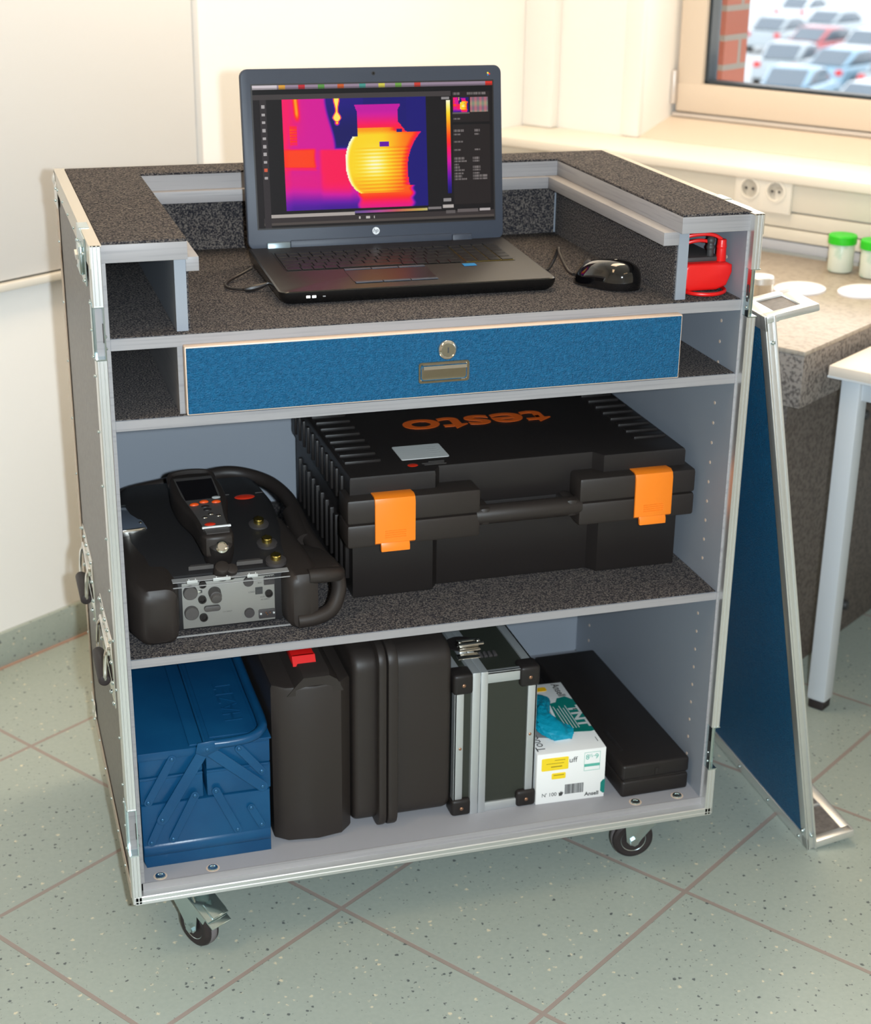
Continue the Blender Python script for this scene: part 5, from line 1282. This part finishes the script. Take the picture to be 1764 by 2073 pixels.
# top print
G2 = lambda x, y, a=0.0: T(x, y, gh + 0.0003) @ RZ(a)
b = MB(GT); b.prism([(0.066, 0.062), (0.112, 0.056), (0.1185, 0.058), (0.1185, 0.168), (0.108, 0.182), (0.092, 0.178), (0.086, 0.165), (0.074, 0.162), (0.070, 0.12)], gh, gh + 0.0004, 'Z'); b.build('palm_print', 'teal', box_o)
b = MB(GT)
for i in range(5): b.box(0.0755 + i * 0.0052, 0.0770 + i * 0.0052, 0.072, 0.150 - (i % 2) * 0.008, gh + 0.0004, gh + 0.0007)
b.text('TNT', 0.026, 0.0002, T(0.1075, 0.110, gh + 0.0007) @ RZ(-PI / 2), bold=0.0008, width=0.075); b.build('top_lettering', 'offwhite', box_o)
b = MB(GT); b.text('Ansell', 0.019, 0.0002, T(0.104, 0.206, gh + 0.0004) @ RZ(-PI / 2), bold=0.0003); b.text("Touch N Tuff", 0.022, 0.0002, T(0.012, 0.075, gh + 0.0004) @ RZ(PI / 2 * 1), width=0.13); b.box(0.1115, 0.1125, 0.022, 0.036, gh, gh + 0.0004); b.build('top_print', 'midgrey', box_o)
b = MB(GT); b.prism(rrect(0.055, 0.085, 0.208, 0.222, 0.004), gh, gh + 0.0007, 'Z'); b.build('sticker', mat('amber_sticker', (232, 178, 20), 0.5), box_o)
b = MB(GT); b.prism([(0.012, 0.056), (0.040, 0.048), (0.058, 0.062), (0.066, 0.10), (0.066, 0.17), (0.052, 0.185), (0.02, 0.185), (0.008, 0.17), (0.006, 0.08)], gh, gh + 0.0004, 'Z'); b.build('opening', 'print_light', box_o)
# glove billowing out of the opening
gv = MB(GT); bb = bmesh.new(); n, m = 26, 30; rows_ = []
rg_ = random.Random(11)
path = catmull([Vector((0.056, 0.040, 0)), Vector((0.050, 0.060, 0)), Vector((0.040, 0.085, 0)), Vector((0.044, 0.115, 0)), Vector((0.054, 0.140, 0)), Vector((0.058, 0.165, 0)), Vector((0.050, 0.185, 0))], False, 6)
for i, p in enumerate(path):
    t = i / (len(path) - 1); w = 0.0250 * (0.75 + 0.25 * smooth(0.0, 0.12, t) - 0.5 * smooth(0.2, 0.45, t) + 0.05 * smooth(0.5, 0.8, t)); hgt = 0.018 * math.sin(PI * (0.12 + 0.82 * t)) + 0.003
    ring = []
    for j in range(n):
        a = 2 * PI * j / n; wr = 1 + 0.10 * math.sin(5 * a + 9 * t) + 0.06 * rg_.uniform(-1, 1)
        ring.append(bb.verts.new((p.x + w * math.cos(a) * wr, p.y + 0.006 * math.sin(3 * a), gh + 0.0005 + max(0.0, (math.sin(a) * 0.55 + 0.5)) * hgt * wr)))
    rows_.append(ring)
for p, q in zip(rows_, rows_[1:]):
    for j in range(n): bb.faces.new([p[j], p[(j + 1) % n], q[(j + 1) % n], q[j]])
bb.faces.new(rows_[0][::-1]); bb.faces.new(rows_[-1]); bb.verts.index_update(); gv.merge(bb)
o = gv.build('disposable_glove', 'glove'); tag(o, 'turquoise disposable glove pulled half out of the white box', 'glove')
o.parent = None

# ------------------------------------------------------------------ flat black case
fcx = thing('flat_case', 'flat long black plastic case lying at the right of the bottom shelf', 'case', (0.863, 0.25, Z0), 0)
FT = T(0.8045, 0.046, Z0) @ RZ(R(0.6))
b = MB(FT); b.box(0, 0.1205, 0, 0.418, 0.0005, 0.0305, r=0.005, seg=3); b.box(0.004, 0.1165, 0.003, 0.415, 0.028, 0.034); b.build('lower_shell', 'black', fcx)
b = MB(FT); b.box(0, 0.1205, 0, 0.418, 0.0325, 0.0605, r=0.005, seg=3); b.box(0.058, 0.066, -0.0012, 0.001, 0.038, 0.05, r=0.0006); b.box(0.014, 0.022, 0.05, 0.12, 0.0598, 0.0612, r=0.0006); b.build('lid', 'black', fcx)

# ------------------------------------------------------------------ pieces that stand apart become parts of their own
SPLIT = {'rivet', 'catch_rib', 'mouse_button', 'slot', 'key', 'number_lock', 'silver_key', 'rocker_key', 'headlamp', 'tail_lamp', 'trim_line', 'pin', 'screw', 'contact', 'pin_hole', 'catch_slot', 'indicator_light', 'bail', 'hinge'}
def islands(me):
    par = list(range(len(me.vertices)))
    def find(a):
        while par[a] != a: par[a] = par[par[a]]; a = par[a]
        return a
    for e in me.edges:
        a, c = find(e.vertices[0]), find(e.vertices[1])
        if a != c: par[a] = c
    g = {}
    for v in range(len(par)): g.setdefault(find(v), []).append(v)
    return [set(x) for x in g.values()]
cache = {}
for o in [x for x in bpy.data.objects if x.type == 'MESH' and x.parent and x.name.split('.')[0] in SPLIT]:
    me0 = o.data
    if me0.name not in cache:
        isl = islands(me0); parts_ = []
        if len(isl) > 1:
            for keep in isl:
                bq = bmesh.new(); bq.from_mesh(me0); bq.verts.ensure_lookup_table()
                bmesh.ops.delete(bq, geom=[v for v in bq.verts if v.index not in keep], context='VERTS')
                mq = bpy.data.meshes.new(me0.name); bq.to_mesh(mq); bq.free()
                for m_ in me0.materials:
                    if m_.name not in [q.name for q in mq.materials]: mq.materials.append(m_)
                parts_.append(mq)
        cache[me0.name] = parts_
    parts_ = cache[me0.name]
    if not parts_: continue
    o.data = parts_[0]
    for mq in parts_[1:]:
        c = o.copy(); c.data = mq; COL.objects.link(c)
